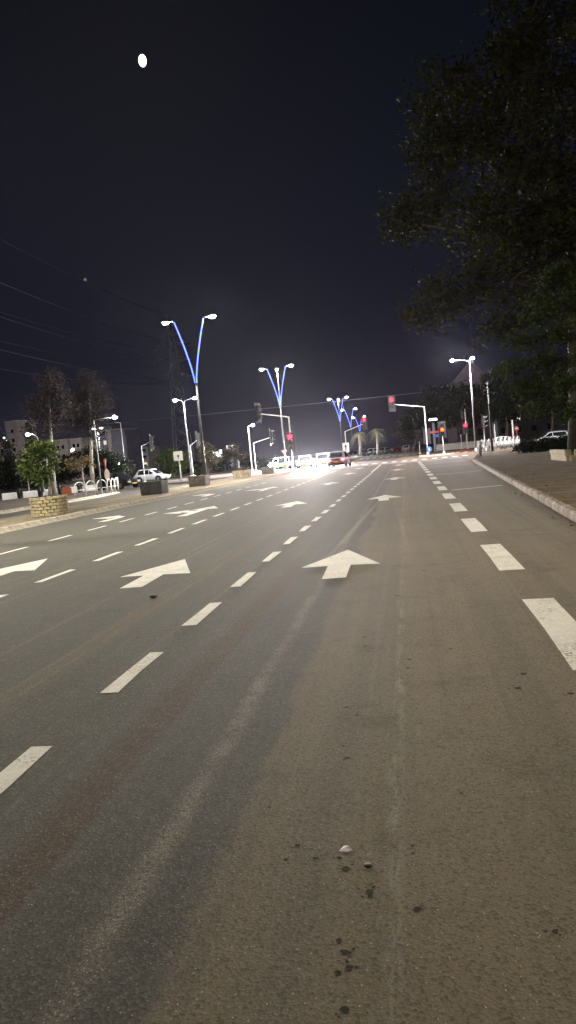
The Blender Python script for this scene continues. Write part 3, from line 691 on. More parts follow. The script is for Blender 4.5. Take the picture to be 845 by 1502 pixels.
# post mounted signals at the right
t = mast('traffic_signal', 4.33, 86.6, 2.2, None, 'short post signal with bright amber light on the right island', [((0, -.12, 2.75), 0, 1, M['amber_on'])], r=.055)
MB().disc((0, -.22, 3.05), .16, 'y', 14, .02).build('lit_white_lens', M['white_on'], t)
mast('traffic_signal', 9.15, 113.0, 5.9, None, 'tall post signal with dark heads and a small red light behind the right railing', [((-.1, -.15, 3.0), 0, 0, M['red_on']), ((-.45, 0, 5.0), R(80), None, None)], r=.09)
mast('traffic_signal', 8.35, 113.4, 3.4, None, 'lower grey post signal left of the tall one behind the right railing', [((-.05, -.15, 2.9), R(30), None, None)], r=.06)
mast('traffic_signal', 2.1, 110.5, 2.4, None, 'small distant post signal left of the right island', [((0, -.12, 2.6), R(20), None, None)], r=.055, z0=-.02)
mast('traffic_signal', 8.7, 84.0, 3.1, None, 'white post with small pedestrian signal at the end of the right railing', [((.05, -.1, 3.05), R(70), None, None)], r=.07)

# ------------------------------------------------------------------ signs
def sign_post(name, x, y, h, label, panel, mat='white', r=.045, z0=.13, extra=None, rz=0.0):
    t = empty(name, (x, y, z0), rz, label, 'sign')
    MB().tube([(0, 0, 0), (0, 0, h)], r, 8).build('post', M[mat], t)
    for nm, mbld, mt in panel: mbld.build(nm, M[mt], t)
    return t
sign_post('traffic_sign', -20.0, 63.8, 2.7, 'square white traffic sign with a small dark symbol on a white post',
          [('panel', MB().box((-.05, -.06, 2.28), (.84, .03, .84)), 'sign_white'), ('symbol', MB().disc((-.03, -.08, 2.28), .10, 'y', 12, .006), 'black'),
           ('symbol', MB().box((-.03, -.084, 2.10), (.05, .008, .2)), 'black')], r=.06)
sign_post('traffic_sign', -8.42, 106.8, 2.4, 'tall white rectangular sign with dark arrow near the car with red tail lights',
          [('panel', MB().box((0, -.06, 1.8), (.95, .03, 1.4)), 'sign_white'), ('symbol', MB().vprism([(-.06, 1.35), (.06, 1.35), (.06, 1.9), (.2, 1.88), (0, 2.3), (-.2, 1.88), (-.06, 1.9)], -.085, -.078), 'black')], r=.05)
sign_post('yield_sign', -12.0, 73.5, 2.0, 'small white triangular give way sign under the glowing red light',
          [('panel', MB().vprism([(-.36, 2.02), (.36, 2.02), (0, 1.42)], -.08, -.055), 'sign_red'), ('symbol', MB().vprism([(-.25, 1.955), (.25, 1.955), (0, 1.55)], -.09, -.082), 'sign_white')], mat='steel')
sign_post('traffic_sign', 2.7, 86.2, .9, 'low round blue sign with white arrow at the tip of the right island',
          [('panel', MB().disc((0, -.04, .66), .32, 'y', 20, .02), 'sign_blue'), ('symbol', MB().vprism([(-.04, .84), (.04, .84), (.04, .60), (.12, .60), (0, .44), (-.12, .60), (-.04, .60)], -.075, -.064), 'sign_white')], mat='steel')
sign_post('traffic_sign', 13.75, 95.0, 2.2, 'round red sign on a red post behind the right railing',
          [('panel', MB().disc((0, -.04, 2.3), .27, 'y', 20, .02), 'sign_pink'), ('symbol', MB().box((0, -.07, 2.3), (.3, .012, .08)), 'wall_pink')], mat='sign_pink', z0=0)
t = empty('post', (13.35, 95.3, 0), 0, 'plain pale pinkish post next to the round red sign', 'post')
MB().tube([(0, 0, 0), (0, 0, 3.3)], .11, 10).build('shaft', M['wall_pink'], t); MB().lathe((0, 0, 3.3), [(.13, 0), (.13, .05), (.02, .12)], 10).build('cap', M['wall_pink'], t)
t = empty('post', (10.9, 93.0, 0), 0, 'thin grey post rising behind the white car on the right', 'post')
MB().tube([(0, 0, 0), (0, 0, 3.0)], .06, 8).build('shaft', M['steel'], t); MB().lathe((0, 0, 3.0), [(.07, 0), (.07, .04), (.01, .08)], 8).build('cap', M['steel'], t)
t = empty('lamp_post', (8.3, 73.8, .13), 0, 'tall dark post with pale bands standing at the right railing', 'post')
MB().tube([(0, 0, 0), (0, 0, 3.1), (0, 0, 7.0)], [.11, .09, .06], 10).build('shaft', M['black'], t)
for z, hh in ((4.6, .9), (5.6, .5), (6.4, .35)): MB().tube([(0, 0, z), (0, 0, z+hh)], .088, 10).build('band', M['steel'], t)
# bus stop pylon with cap, red and blue bands
t = empty('bus_stop_sign', (4.3, 110.0, 0), 0, 'bus stop pylon with white cap, red and blue bands behind the right signal mast', 'sign')
MB().box((0, 0, 2.2), (.35, .2, 4.4)).build('post', M['darkpole'], t)
MB().box((0, 0, 4.85), (1.25, .6, .3), 0, .85).build('cap', M['sign_lit'], t)
MB().box((0, -.14, 3.0), (1.3, .06, .28)).build('band', M['sign_red'], t)
MB().box((.45, -.14, 2.45), (.8, .06, .4)).build('band', M['sign_blue'], t)
# bollard at the dropped kerb
t = empty('bollard', (5.75, 59.5, .13), 0, 'grey steel bollard where the right kerb drops to the crossing', 'bollard')
MB().lathe((0, 0, 0), [(.13, 0), (.13, 1.05), (.10, 1.12), (.02, 1.15)], 12).build('shaft', M['steel'], t); MB().lathe((0, 0, .85), [(.136, 0), (.136, .1)], 12).build('band', M['sign_white'], t)

# ------------------------------------------------------------------ railings of arches
def arch_mesh(w=.85, h=.95, r=.032):
    pts = [(-w/2, 0, 0), (-w/2, 0, h-w/2*.9)]
    for k in range(1, 8):
        a = math.pi - math.pi*k/8; pts.append((w/2*math.cos(a), 0, h-w/2*.9+w/2*.9*math.sin(a)))
    pts += [(w/2, 0, h-w/2*.9), (w/2, 0, 0)]
    return pts
def railing(path, n, labels, grp, h=.95, z0=.13, w=.85, r=.034):
    pts = [Vector((*p, 0)) for p in path]; seg = [(pts[k], pts[k+1]) for k in range(len(pts)-1)]
    tot = sum((b-a).length for a, b in seg)
    for i in range(n):
        d = (i+.5)/n*tot
        for a, b in seg:
            L = (b-a).length
            if d <= L: break
            d -= L
        dr = (b-a).normalized(); p = a+dr*d
        t = empty('arch_barrier', (p.x, p.y, z0), math.atan2(dr.y, dr.x), labels(i, n), 'barrier', grp)
        MB().tube(arch_mesh(w, h), r, 7).build('hoop', M['white'], t)
        MB().tube([(-w/2, 0, h*.45), (w/2, 0, h*.45)], .022, 6).build('crossbar', M['white'], t)
def lab(where):
    ordn = ['first', 'second', 'third', 'fourth', 'fifth', 'sixth', 'seventh', 'eighth', 'ninth', 'tenth', 'eleventh', 'twelfth']
    return lambda i, n: 'white hooped barrier, %s from the left in the row %s' % (ordn[i], where)
railing([(-20.9, 44.0), (-19.75, 46.6), (-20.1, 49.2), (-21.9, 53.8)], 11, lab('beside the long armed white lamp'), 'white arches on the left pavement')
railing([(7.0, 71.8), (8.7, 77.2), (13.0, 87.6)], 10, lab('at the right pavement corner'), 'white arches at the right corner', h=1.2, w=1.15, r=.058)

# low white wall blocks and dark posts on the left
for k in range(7):
    x = -33.2 + k*1.28; y = 51.5 + k*.85
    o = MB().box((0, 0, .26), (1.12, .3, .52), 0, .96).build('wall_block', M['white'], None, (x, y, .13), (0, 0, R(34)), bevel=.03)
    tag(o, '%s low white wall block from the left edge behind the stone planter' % ['first', 'second', 'third', 'fourth', 'fifth', 'sixth', 'seventh'][k], 'wall block', 'low white wall blocks')
    t = empty('bollard', (x+.64, y+.30, .13), 0, '%s dark post from the left between the low white wall blocks' % ['first', 'second', 'third', 'fourth', 'fifth', 'sixth', 'seventh'][k], 'bollard', 'dark posts between white blocks')
    MB().lathe((0, 0, 0), [(.10, 0), (.10, .62), (.07, .7)], 10).build('shaft', M['black'], t); MB().lathe((0, 0, .7), [(.08, 0), (.09, .04), (.03, .09)], 10).build('cap', M['black'], t)
# orange barrier, signpost with narrow oval sign
t = empty('barrier', (-24.6, 50.6, .13), R(25), 'orange plastic barrier standing left of the arched railing', 'barrier')
MB().vprism([(-.36, 0), (.36, 0), (.34, .5), (.2, .64), (-.2, .64), (-.34, .5)], -.06, .06).build('panel', M['orange'], t)
for s in (-1, 1): MB().box((s*.25, 0, .05), (.14, .4, .1)).build('foot', M['orange'], t)
t = empty('traffic_sign', (-25.4, 60.0, .13), R(60), 'oval white sign on a reddish post below the tall full crowned tree', 'sign')
MB().tube([(0, 0, 0), (0, 0, 2.6)], .07, 8).build('post', M['sign_pink'], t); o = MB().disc((0, -.1, 0), .5, 'y', 20, .03).build('panel', M['wall_pink'], t, (0, 0, 1.2)); o.scale = (.55, 1, 1); MB().box((0, -.02, 2.45), (.3, .04, .3)).build('panel', M['sign_pink'], t)
# ------------------------------------------------------------------ planters
def stone_planter():
    t = empty('stone_planter', (-13.2, 25.6, .13), 0, 'round planter built of yellowish stone blocks on the median kerb', 'planter')
    MB().lathe((0, 0, 0), [(.58, 0), (.60, .66)], 28).build('core', M['mortar'], t)
    MB().lathe((0, 0, .60), [(.56, 0), (.52, .09), (.2, .13)], 20).build('soil', M['soil'], t)
    n = 18; me = []
    for v in range(5):
        r = random.Random(v); mb = MB(); w, h, d = .100, .0535, .045
        j = lambda a=.007: (r.random()-.5)*2*a
        vs = [(sx_*w+j(), -d+0*j(), sz*h+j()) for sx_, sz in ((-1, -1), (1, -1), (1, 1), (-1, 1))] + [(sx_*w*.88+j(), d+j(.012), sz*h*.85+j()) for sx_, sz in ((-1, -1), (1, -1), (1, 1), (-1, 1))]
        mb.add(vs, [(4, 5, 6, 7), (0, 1, 5, 4), (1, 2, 6, 5), (2, 3, 7, 6), (3, 0, 4, 7)])
        mm = mb.mesh('stone_block'); mm.materials.append(M['stone']); me.append(mm)
    for c in range(6):
        for k in range(n):
            a = 2*math.pi*(k+.5*(c % 2))/n; rr = .615+.004*c
            put(random.choice(me), 'stone_block', t, (rr*math.sin(a), -rr*math.cos(a), .06+c*.118), a+math.pi)
    return t
stone_planter()
def box_planter(x, y, w, h, mat, label, rz=0.0, flare=1.06, n=4):
    t = empty('planter', (x, y, .13), rz, label, 'planter', 'box planters along the median')
    b = MB()
    W = w/2
    b.add([(-W/flare, -W/flare, 0), (W/flare, -W/flare, 0), (W/flare, W/flare, 0), (-W/flare, W/flare, 0), (-W, -W, h), (W, -W, h), (W, W, h), (-W, W, h),
           (-W+.1, -W+.1, h), (W-.1, -W+.1, h), (W-.1, W-.1, h), (-W+.1, W-.1, h), (-W+.1, -W+.1, h-.12), (W-.1, -W+.1, h-.12), (W-.1, W-.1, h-.12), (-W+.1, W-.1, h-.12)],
          [(3, 2, 1, 0), (0, 1, 5, 4), (1, 2, 6, 5), (2, 3, 7, 6), (3, 0, 4, 7), (4, 5, 9, 8), (5, 6, 10, 9), (6, 7, 11, 10), (7, 4, 8, 11), (8, 9, 13, 12), (9, 10, 14, 13), (10, 11, 15, 14), (11, 8, 12, 15)])
    b.build('tub', M[mat], t, bevel=.025)
    MB().box((0, 0, h-.10), (w-.22, w-.22, .06)).build('soil', M['soil'], t)
    return t
box_planter(-13.45, 38.0, 1.22, .70, 'darkstone', 'dark square planter on the median in front of the white car')
box_planter(-13.0, 45.2, 1.12, .66, 'greystone', 'grey square planter in front of the nearest V shaped lamp')
box_planter(-13.0, 57.6, 1.30, .58, 'beigestone', 'mottled beige square planter on the median')
box_planter(-11.9, 63.4, 1.10, .52, 'greystone', 'low greyish planter at the far end of the median')

# ------------------------------------------------------------------ trees
def leaves(clumps, n, size, flat_=.35, seed=0, per=26, spread=.45, elong=1.7, droop=0.0):
    """leaf quads gathered in twig clusters inside a union of ellipsoids (cx,cy,cz,rx,ry,rz,weight)"""
    g = np.random.default_rng(seed)
    w = np.array([c[6] if len(c) > 6 else c[3]*c[4]*c[5] for c in clumps]); w = w/w.sum()
    nt = max(1, n//per); idx = g.choice(len(clumps), nt, p=w)
    C = np.array([c[:6] for c in clumps])[idx]
    d = g.normal(size=(nt, 3)); d /= np.linalg.norm(d, axis=1)[:, None]
    r = g.random(nt)**(1/2.2)
    tips = C[:, :3] + d*r[:, None]*C[:, 3:6]
    P = np.repeat(tips, per, 0) + g.normal(size=(nt*per, 3))*spread*np.array([1, 1, .75])
    P[:, 2] -= droop*g.random(len(P))
    N = len(P)
    a = g.normal(size=(N, 3)); a[:, 2] *= (1-flat_); a[:, 2] -= droop*.6; a /= np.linalg.norm(a, axis=1)[:, None]
    b = g.normal(size=(N, 3)); b -= a*(a*b).sum(1)[:, None]; b /= np.linalg.norm(b, axis=1)[:, None]
    s = size*(.6+.8*g.random(N))[:, None]
    nrm = np.cross(a, b)
    V = np.stack([P - a*s*elong*.5, P + b*s*.42 + nrm*s*.12, P + a*s*elong*.5, P - b*s*.42 + nrm*s*.12], 1).reshape(-1, 3)
    return V, N
def leaf_obj(name, V, N, mat, parent):
    me = bpy.data.meshes.new(name)
    me.vertices.add(len(V)); me.vertices.foreach_set('co', V.astype(np.float32).ravel())
    me.loops.add(N*4); me.loops.foreach_set('vertex_index', np.arange(N*4, dtype=np.int32))
    me.polygons.add(N); me.polygons.foreach_set('loop_start', np.arange(0, N*4, 4, dtype=np.int32))
    me.update(calc_edges=True); me.materials.append(mat)
    o = bpy.data.objects.new(name, me); col.objects.link(o); o.parent = parent
    return o
def limb(mb, a, b, r0, r1, seed, n=5, bend=.12):
    q = random.Random(seed); a = Vector(a); b = Vector(b); L = (b-a).length; pts = []
    for k in range(n+1):
        u = k/n; p = a.lerp(b, u); w = math.sin(u*math.pi)*L*bend
        pts.append(p + Vector(((q.random()-.5)*w, (q.random()-.5)*w, (q.random()-.2)*w*.6)))
    mb.tube(pts, [r0+(r1-r0)*k/n for k in range(n+1)], 7)
def tree(name, x, y, trunk, r0, clumps, n, size, bark, leaf, label, z0=0.0, group=None, seed=1, r1=None, spread=.45, per=26, limbs=True, flat_=.35, droop=0.0, split=.45, cat='tree'):
    t = empty(name, (x, y, z0), 0, label, cat, group)
    mb = MB(); q = random.Random(seed); r1 = r1 or r0*.35
    tn = len(trunk)
    mb.tube(trunk, [r0*(1.25 if k == 0 else 1) + (r1-r0)*k/(tn-1) for k in range(tn)], 10)
    mb.build('trunk', bark, t)
    if limbs:
        lb = MB()
        for k, c in enumerate(clumps):
            st = Vector(trunk[-1]).lerp(Vector(trunk[-2]), q.random()*split*2 if tn > 1 else 0)
            limb(lb, st, (c[0], c[1], c[2]), r1*.9, r1*.2, seed*100+k)
            for m_ in range(3):
                d = Vector((q.gauss(0, 1), q.gauss(0, 1), q.gauss(0, .7))).normalized()
                limb(lb, (c[0], c[1], c[2]), (c[0]+d.x*c[3]*.8, c[1]+d.y*c[4]*.8, c[2]+d.z*c[5]*.8), r1*.25, r1*.06, seed*100+k*7+m_, 4)
        lb.build('branches', bark, t)
    V, N = leaves(clumps, n, size, flat_, seed, per, spread, droop=droop)
    leaf_obj('crown', V, N, leaf, t)
    return t

# tree in the stone planter
tree('planted_tree', -13.2, 25.6, [(.05, 0, 0), (.12, 0, .5), (.08, 0, 1.0), (.16, 0, 1.5)], .05,
     [(-.55, 0, 1.15, .42, .42, .42), (-.35, .1, 1.65, .45, .4, .36), (.1, 0, 1.75, .42, .4, .35), (-.1, -.05, .75, .32, .35, .42), (.25, .1, 1.05, .25, .3, .4), (-.7, 0, .95, .25, .3, .25)],
     2400, .085, M['bark_pale'], M['leaf'], 'small bushy green tree growing in the round stone planter', z0=.82, seed=3, spread=.10, per=14)
# tall pale trees on the left
tree('tall_tree', -26.3, 52.0, [(0, 0, 0), (.15, 0, 2.5), (.35, 0, 5.5), (.55, 0, 8.2)], .16,
     [(.4, 0, 6.8, 1.3, 1.3, 1.6), (.8, 0, 8.4, .9, 1.0, 1.1), (-.6, 0, 6.6, 1.1, 1.2, 1.2), (.6, 0, 5.2, .9, 1, .9), (1.5, 0, 6.6, .8, 1, 1.2)],
     7500, .095, M['bark_pale'], M['leaf_grey'], 'tall slender pale trunked tree behind the stone planter', z0=.13, seed=5, spread=.32)
tree('tall_tree', -27.2, 61.0, [(0, 0, 0), (.1, 0, 2.2), (.3, 0, 4.5), (.6, 0, 7.5), (.7, 0, 9.2)], .20,
     [(.8, 0, 8.8, 1.2, 1.3, 1.6), (1.7, 0, 7.3, 1.0, 1.1, 1.1), (-.5, 0, 7.6, 1.3, 1.2, 1.3), (.5, 0, 6.2, 1.5, 1.4, 1.0), (-1.0, 0, 6.0, .9, 1, 1.0), (.6, 0, 4.9, .9, .9, .7)],
     11000, .10, M['bark_pale'], M['leaf_grey'], 'tall full crowned pale tree left of the long armed white lamp', z0=-.02, seed=6, spread=.34)
# dark domed tree and other dark trees at left
tree('domed_tree', -33.6, 76.0, [(0, 0, 0), (.1, 0, 1.0), (0, 0, 2.0)], .3,
     [(-2.4, 0, 2.4, 2.2, 2.2, 1.3), (1.6, 0, 2.3, 2.4, 2.2, 1.4), (-.4, 0, 3.2, 2.6, 2.2, 1.3), (3.2, 0, 1.8, 1.2, 1.5, 1.0), (-3.6, 0, 1.7, 1.1, 1.5, 1.0)],
     9000, .17, M['bark'], M['leaf_dark'], 'wide dark domed tree under the pinkish tower block', z0=-.02, seed=8, spread=.3)
def cyp(x, y, h, w, label, seed, z0=-.04):
    cl = [(jit(.2), 0, h*(.15+.8*k/7), w*(1-.72*(k/7)**1.4), w*(1-.72*(k/7)**1.4), h*.1) for k in range(8)]
    tree('conifer_tree', x, y, [(0, 0, 0), (0, 0, h*.5), (0, 0, h*.9)], .18, cl, 4200, .18, M['bark'], M['leaf_dark'], label, z0=z0, seed=seed, spread=.3, limbs=False)
cyp(-47.0, 88.0, 9.0, 1.5, 'dark conifer behind the curved neck lamp at left', 21)
cyp(-52.5, 92.0, 7.4, 1.7, 'dark conifer at the left edge before the tall apartment tower', 22)
tree('bushy_tree', -43.0, 84.0, [(0, 0, 0), (0, 0, 1.4)], .25, [(0, 0, 2.3, 2.2, 2, 1.5), (1.6, 0, 1.8, 1.4, 1.4, 1.1), (-1.8, 0, 1.9, 1.4, 1.4, 1.2)], 4200, .18, M['bark'], M['leaf_dark'], 'dark bushy tree behind the low white wall blocks', z0=-.04, seed=23, spread=.3)
tree('young_tree', -30.6, 56.2, [(0, 0, 0), (.04, 0, .9), (-.02, 0, 1.9)], .06, [(-.1, 0, 2.3, .55, .55, .5), (.2, 0, 1.8, .35, .4, .35)], 420, .10, M['bark_pale'], M['leaf_dry'], 'thin young tree with dry leaves among the white wall blocks at left', z0=.13, seed=24, spread=.14, per=10)
tree('young_tree', -24.0, 52.5, [(0, 0, 0), (-.1, 0, 1.2), (-.05, 0, 2.2)], .07, [(-.6, 0, 2.3, .7, .7, .5), (.4, 0, 2.4, .6, .6, .45)], 620, .11, M['bark_pale'], M['leaf_dry'], 'thin tree with dry brown leaves beside the orange barrier', z0=.13, seed=25, spread=.16, per=10)
tree('round_tree', -31.5, 97.0, [(0, 0, 0), (0, 0, 1.3)], .25, [(0, 0, 2.6, 1.9, 1.8, 1.3), (1.4, 0, 2.0, 1.3, 1.3, 1.0), (-1.3, 0, 1.9, 1.2, 1.3, 1.0), (.2, 0, 1.1, 1.6, 1.4, .9)], 3600, .17, M['bark'], M['leaf'], 'round green tree behind the white parked car', z0=.13, seed=26, spread=.28)
tree('round_tree', -27.4, 100.0, [(0, 0, 0), (0, 0, 1.6)], .22, [(0, 0, 3.0, 1.4, 1.4, 1.4), (.4, 0, 1.8, 1.2, 1.2, 1.0)], 2000, .17, M['bark'], M['leaf_dry'], 'brownish tree between the white sign and the nearest V shaped lamp', z0=.13, seed=27, spread=.28)
tree('round_tree', -28.4, 121.0, [(0, 0, 0), (.1, 0, 1.0), (.2, 0, 1.6)], .3, [(0, 0, 2.9, 1.8, 1.7, 1.2), (1.0, 0, 2.2, 1.2, 1.2, .9), (-1.1, 0, 2.2, 1.2, 1.2, .9)], 3000, .19, M['bark'], M['leaf_dry'], 'fluffy brownish tree right of the lit white sign box', z0=.13, seed=28, spread=.3)
tree('low_shrub', -21.5, 104.0, [(0, 0, 0), (0, 0, .5)], .1, [(0, 0, .8, 2.2, 1.2, .7), (2.6, 0, .7, 1.8, 1.2, .6)], 2200, .17, M['bark'], M['leaf_dark'], 'dark low shrub behind the slanted signal arm', z0=.13, seed=29, spread=.25, limbs=False, cat='shrub')
tree('low_shrub', -30.0, 105.0, [(0, 0, 0), (0, 0, .5)], .1, [(0, 0, .9, 2.8, 1.2, .9), (3.4, 0, .8, 2.2, 1.2, .8), (-3.5, 0, .9, 2.5, 1.2, .8)], 3000, .17, M['bark'], M['leaf_dark'], 'long dark hedge behind the square white sign', z0=.13, seed=30, spread=.25, limbs=False, cat='shrub')
tree('low_shrub', -13.0, 45.2, [(0, 0, 0), (0, 0, .3)], .03, [(0, 0, .28, .34, .34, .26)], 260, .07, M['bark'], M['leaf_dark'], 'dark little shrub in the grey square planter', z0=.72, seed=31, spread=.08, per=8, limbs=False, cat='shrub')
# palms beyond the junction
def palm(x, y, h, L, label, seed):
    t = empty('palm_tree', (x, y, .13), 0, label, 'palm tree', 'palms beyond the junction')
    MB().tube([(0, 0, 0), (.1, 0, h*.5), (.05, 0, h)], [.30, .22, .24], 9).build('trunk', M['bark_pale'], t)
    q = random.Random(seed); fr = MB()
    for k in range(34):
        a = q.random()*2*math.pi; el = -.4+q.random()*1.5; pts = []
        for s in range(6):
            u = s/5; rr = L*u*math.cos(el*.8)*(1-.12*u); zz = h + L*(math.sin(el)*u - .75*u*u)
            pts.append(Vector((.05+rr*math.cos(a), rr*math.sin(a), zz)))
        sd = Vector((-math.sin(a), math.cos(a), 0))
        for s in range(5):
            for e_ in (-1, 1):
                for uu in (0, .5):
                    p = pts[s].lerp(pts[s+1], uu); d = (pts[s+1]-pts[s]).normalized()
                    ln = L*.26*(1-.6*(s+uu)/5)
                    tip = p + sd*e_*ln + d*ln*.7 + Vector((0, 0, -ln*.45)); w = d*.05
                    fr.add([p-w, p+w, tip], [(0, 1, 2)])
    fr.build('crown', M['leaf_palm'], t)
palm(-8.8, 146.0, 4.3, 2.2, 'palm with pale drooping fronds below the far red signal', 4)
palm(-5.4, 148.0, 4.6, 2.4, 'palm with pale drooping fronds right of the far red signal', 5)
# dark trees beyond the junction on the right
DT = [(1.6, 138, 8.0, 3.0, 'dark tree left of the right signal mast beyond the junction'), (5.8, 132, 12.5, 3.8, 'tall dark tree behind the amber signal'), (10.2, 128, 11.5, 4.2, 'dark tree behind the tall post signal at right'),
      (16.5, 126, 13.0, 5.2, 'broad dark tree behind the white car on the right'), (24.5, 130, 14.5, 5.6, 'dark tree right of the lit upper windows'), (32.0, 120, 14.0, 6.0, 'dark tree at the right edge behind the bluish car')]
for k, (x, y, h, w, lb) in enumerate(DT):
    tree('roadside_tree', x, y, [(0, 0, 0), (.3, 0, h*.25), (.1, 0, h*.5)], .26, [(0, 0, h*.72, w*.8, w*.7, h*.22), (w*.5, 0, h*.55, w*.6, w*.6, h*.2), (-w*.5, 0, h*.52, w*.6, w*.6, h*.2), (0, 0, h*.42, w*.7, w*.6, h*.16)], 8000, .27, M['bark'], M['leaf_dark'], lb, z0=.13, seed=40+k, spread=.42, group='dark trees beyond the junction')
# the big tree over the right pavement
big = [(2.2, 0, 8.4, 2.4, 2.5, 1.6), (-2.6, -1, 8.2, 2.2, 2.2, 1.5), (-4.7, 0, 8.2, 1.9, 2.0, 1.0), (-6.3, 0, 7.5, 1.3, 1.6, .8), (-5.8, 1, 12.6, 1.7, 2.0, 1.5), (-7.3, 0, 11.9, 1.0, 1.4, 1.1), (-3.4, 0, 11.2, 2.3, 2.5, 1.9),
       (-1.0, -1, 10.2, 2.4, 2.4, 1.8), (-4.6, 0, 15.4, 2.3, 2.4, 1.9), (-2.0, 0, 14.0, 2.4, 2.5, 2.0), (1.0, 0, 13.0, 2.6, 2.6, 2.2), (-4.6, 1, 18.2, 1.7, 2, 1.4), (-1.6, 0, 17.6, 2.4, 2.4, 1.9), (1.6, 0, 16.8, 2.8, 2.6, 2.2),
       (4.2, 0, 14.2, 2.8, 2.6, 2.6), (0, 0, 20.2, 2.6, 2.4, 1.6), (3.5, 0, 19.0, 2.6, 2.4, 2.0), (5.2, 0, 10.2, 2.4, 2.4, 2.0), (-.6, 1, 6.9, 1.8, 1.8, .9), (-2.9, 1, 6.4, 1.5, 1.6, .75)]
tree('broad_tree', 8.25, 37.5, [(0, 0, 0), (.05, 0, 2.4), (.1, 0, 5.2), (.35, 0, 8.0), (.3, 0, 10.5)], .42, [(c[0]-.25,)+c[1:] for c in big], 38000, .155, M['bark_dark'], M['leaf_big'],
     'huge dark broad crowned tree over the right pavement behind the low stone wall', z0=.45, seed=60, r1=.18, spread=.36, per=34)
near = [(-3.6, 0, 4.1, .7, .8, .30), (-2.9, 0, 5.2, .8, .8, .34), (-2.2, 0, 6.3, .9, .9, .4), (-3.0, 0, 3.3, .7, .8, .30), (-2.2, 0, 4.3, .8, .8, .34), (-1.5, 0, 5.3, .8, .8, .4), (-2.4, 0, 2.5, .7, .7, .28), (-1.5, 0, 3.3, .8, .8, .34), (-1.3, 0, 2.2, .7, .7, .3), (-.7, 0, 4.2, .8, .8, .4), (-.6, 0, 6.4, 1.0, 1.0, .6), (-1.5, 0, 7.4, .9, .9, .5)]
tree('feathery_tree', 7.9, 31.0, [(0, 0, 0), (-.05, 0, 2.2), (-.2, 0, 4.2), (-.3, 0, 6.0)], .15, near, 9500, .10, M['bark_dark'], M['leaf_frond'],
     'green feathery branched tree at the right edge in front of the huge crown', z0=.13, seed=61, spread=.17, per=26, droop=.22)
# hedge mound and low stone wall
tree('low_hedge', 10.0, 56.0, [(0, 0, 0), (0, 0, .4)], .1, [(-1.3, 0, .35, 1.0, .9, .45), (0, 0, .5, 1.3, 1.0, .5), (1.4, 0, .45, 1.2, 1.0, .5), (2.6, 0, .4, 1.0, .9, .45)], 8000, .10, M['bark'], M['leaf_dark'], 'dark low hedge on the right pavement before the bluish car', z0=.13, seed=62, spread=.16, limbs=False, cat='shrub')
t = empty('garden_wall', (7.1, 34.0, .13), 0, 'low beige stone wall round the bed at the right edge', 'wall')
MB().box((2.6, 1.8, .15), (4.9, 3.3, .3)).build('soil', M['soil'], t)
wm = []
for v in range(4):
    r_ = random.Random(v+50); b = MB().box((0, 0, 0), (.49, .28, .245), 0, .96)
    b.v = [(a+(r_.random()-.5)*.02, c_+(r_.random()-.5)*.02, d_+(r_.random()-.5)*.014) for a, c_, d_ in b.v]
    mm = b.mesh('stone_block'); mm.materials.append(M['wallstone']); wm.append(mm)
for c in range(2):
    for k in range(10): put(random.choice(wm), 'stone_block', t, (.25+k*.5+.2*(c % 2), 0, .125+c*.25))
    for k in range(7): put(random.choice(wm), 'stone_block', t, (0, .42+k*.5+.2*(c % 2), .125+c*.25), math.pi/2)

g_ = np.random.default_rng(5); nl = 2600
yy = 6 + 50*g_.random(nl)**1.2; off = g_.exponential(0.9, nl) - .25; xx = 2.05+.0455*yy + off
zz = np.where(xx > 2.05+.0455*yy+.17, .137, np.where(xx > 2.05+.0455*yy, .165, .008))
P_ = np.stack([xx, yy, zz], 1); an = g_.random(nl)*6.28; a_ = np.stack([np.cos(an), np.sin(an), g_.normal(size=nl)*.12], 1); b_ = np.stack([-np.sin(an), np.cos(an), g_.normal(size=nl)*.2], 1)
sz = (.02+.035*g_.random(nl))[:, None]
V_ = np.stack([P_-a_*sz, P_+b_*sz*.5, P_+a_*sz, P_-b_*sz*.5], 1).reshape(-1, 3)
lo_ = leaf_obj('leaf_litter', V_, nl, M['leaf_dry'], None); tag(lo_, 'dry fallen leaves scattered over the right pavement and gutter', 'leaf litter', None, 'stuff')
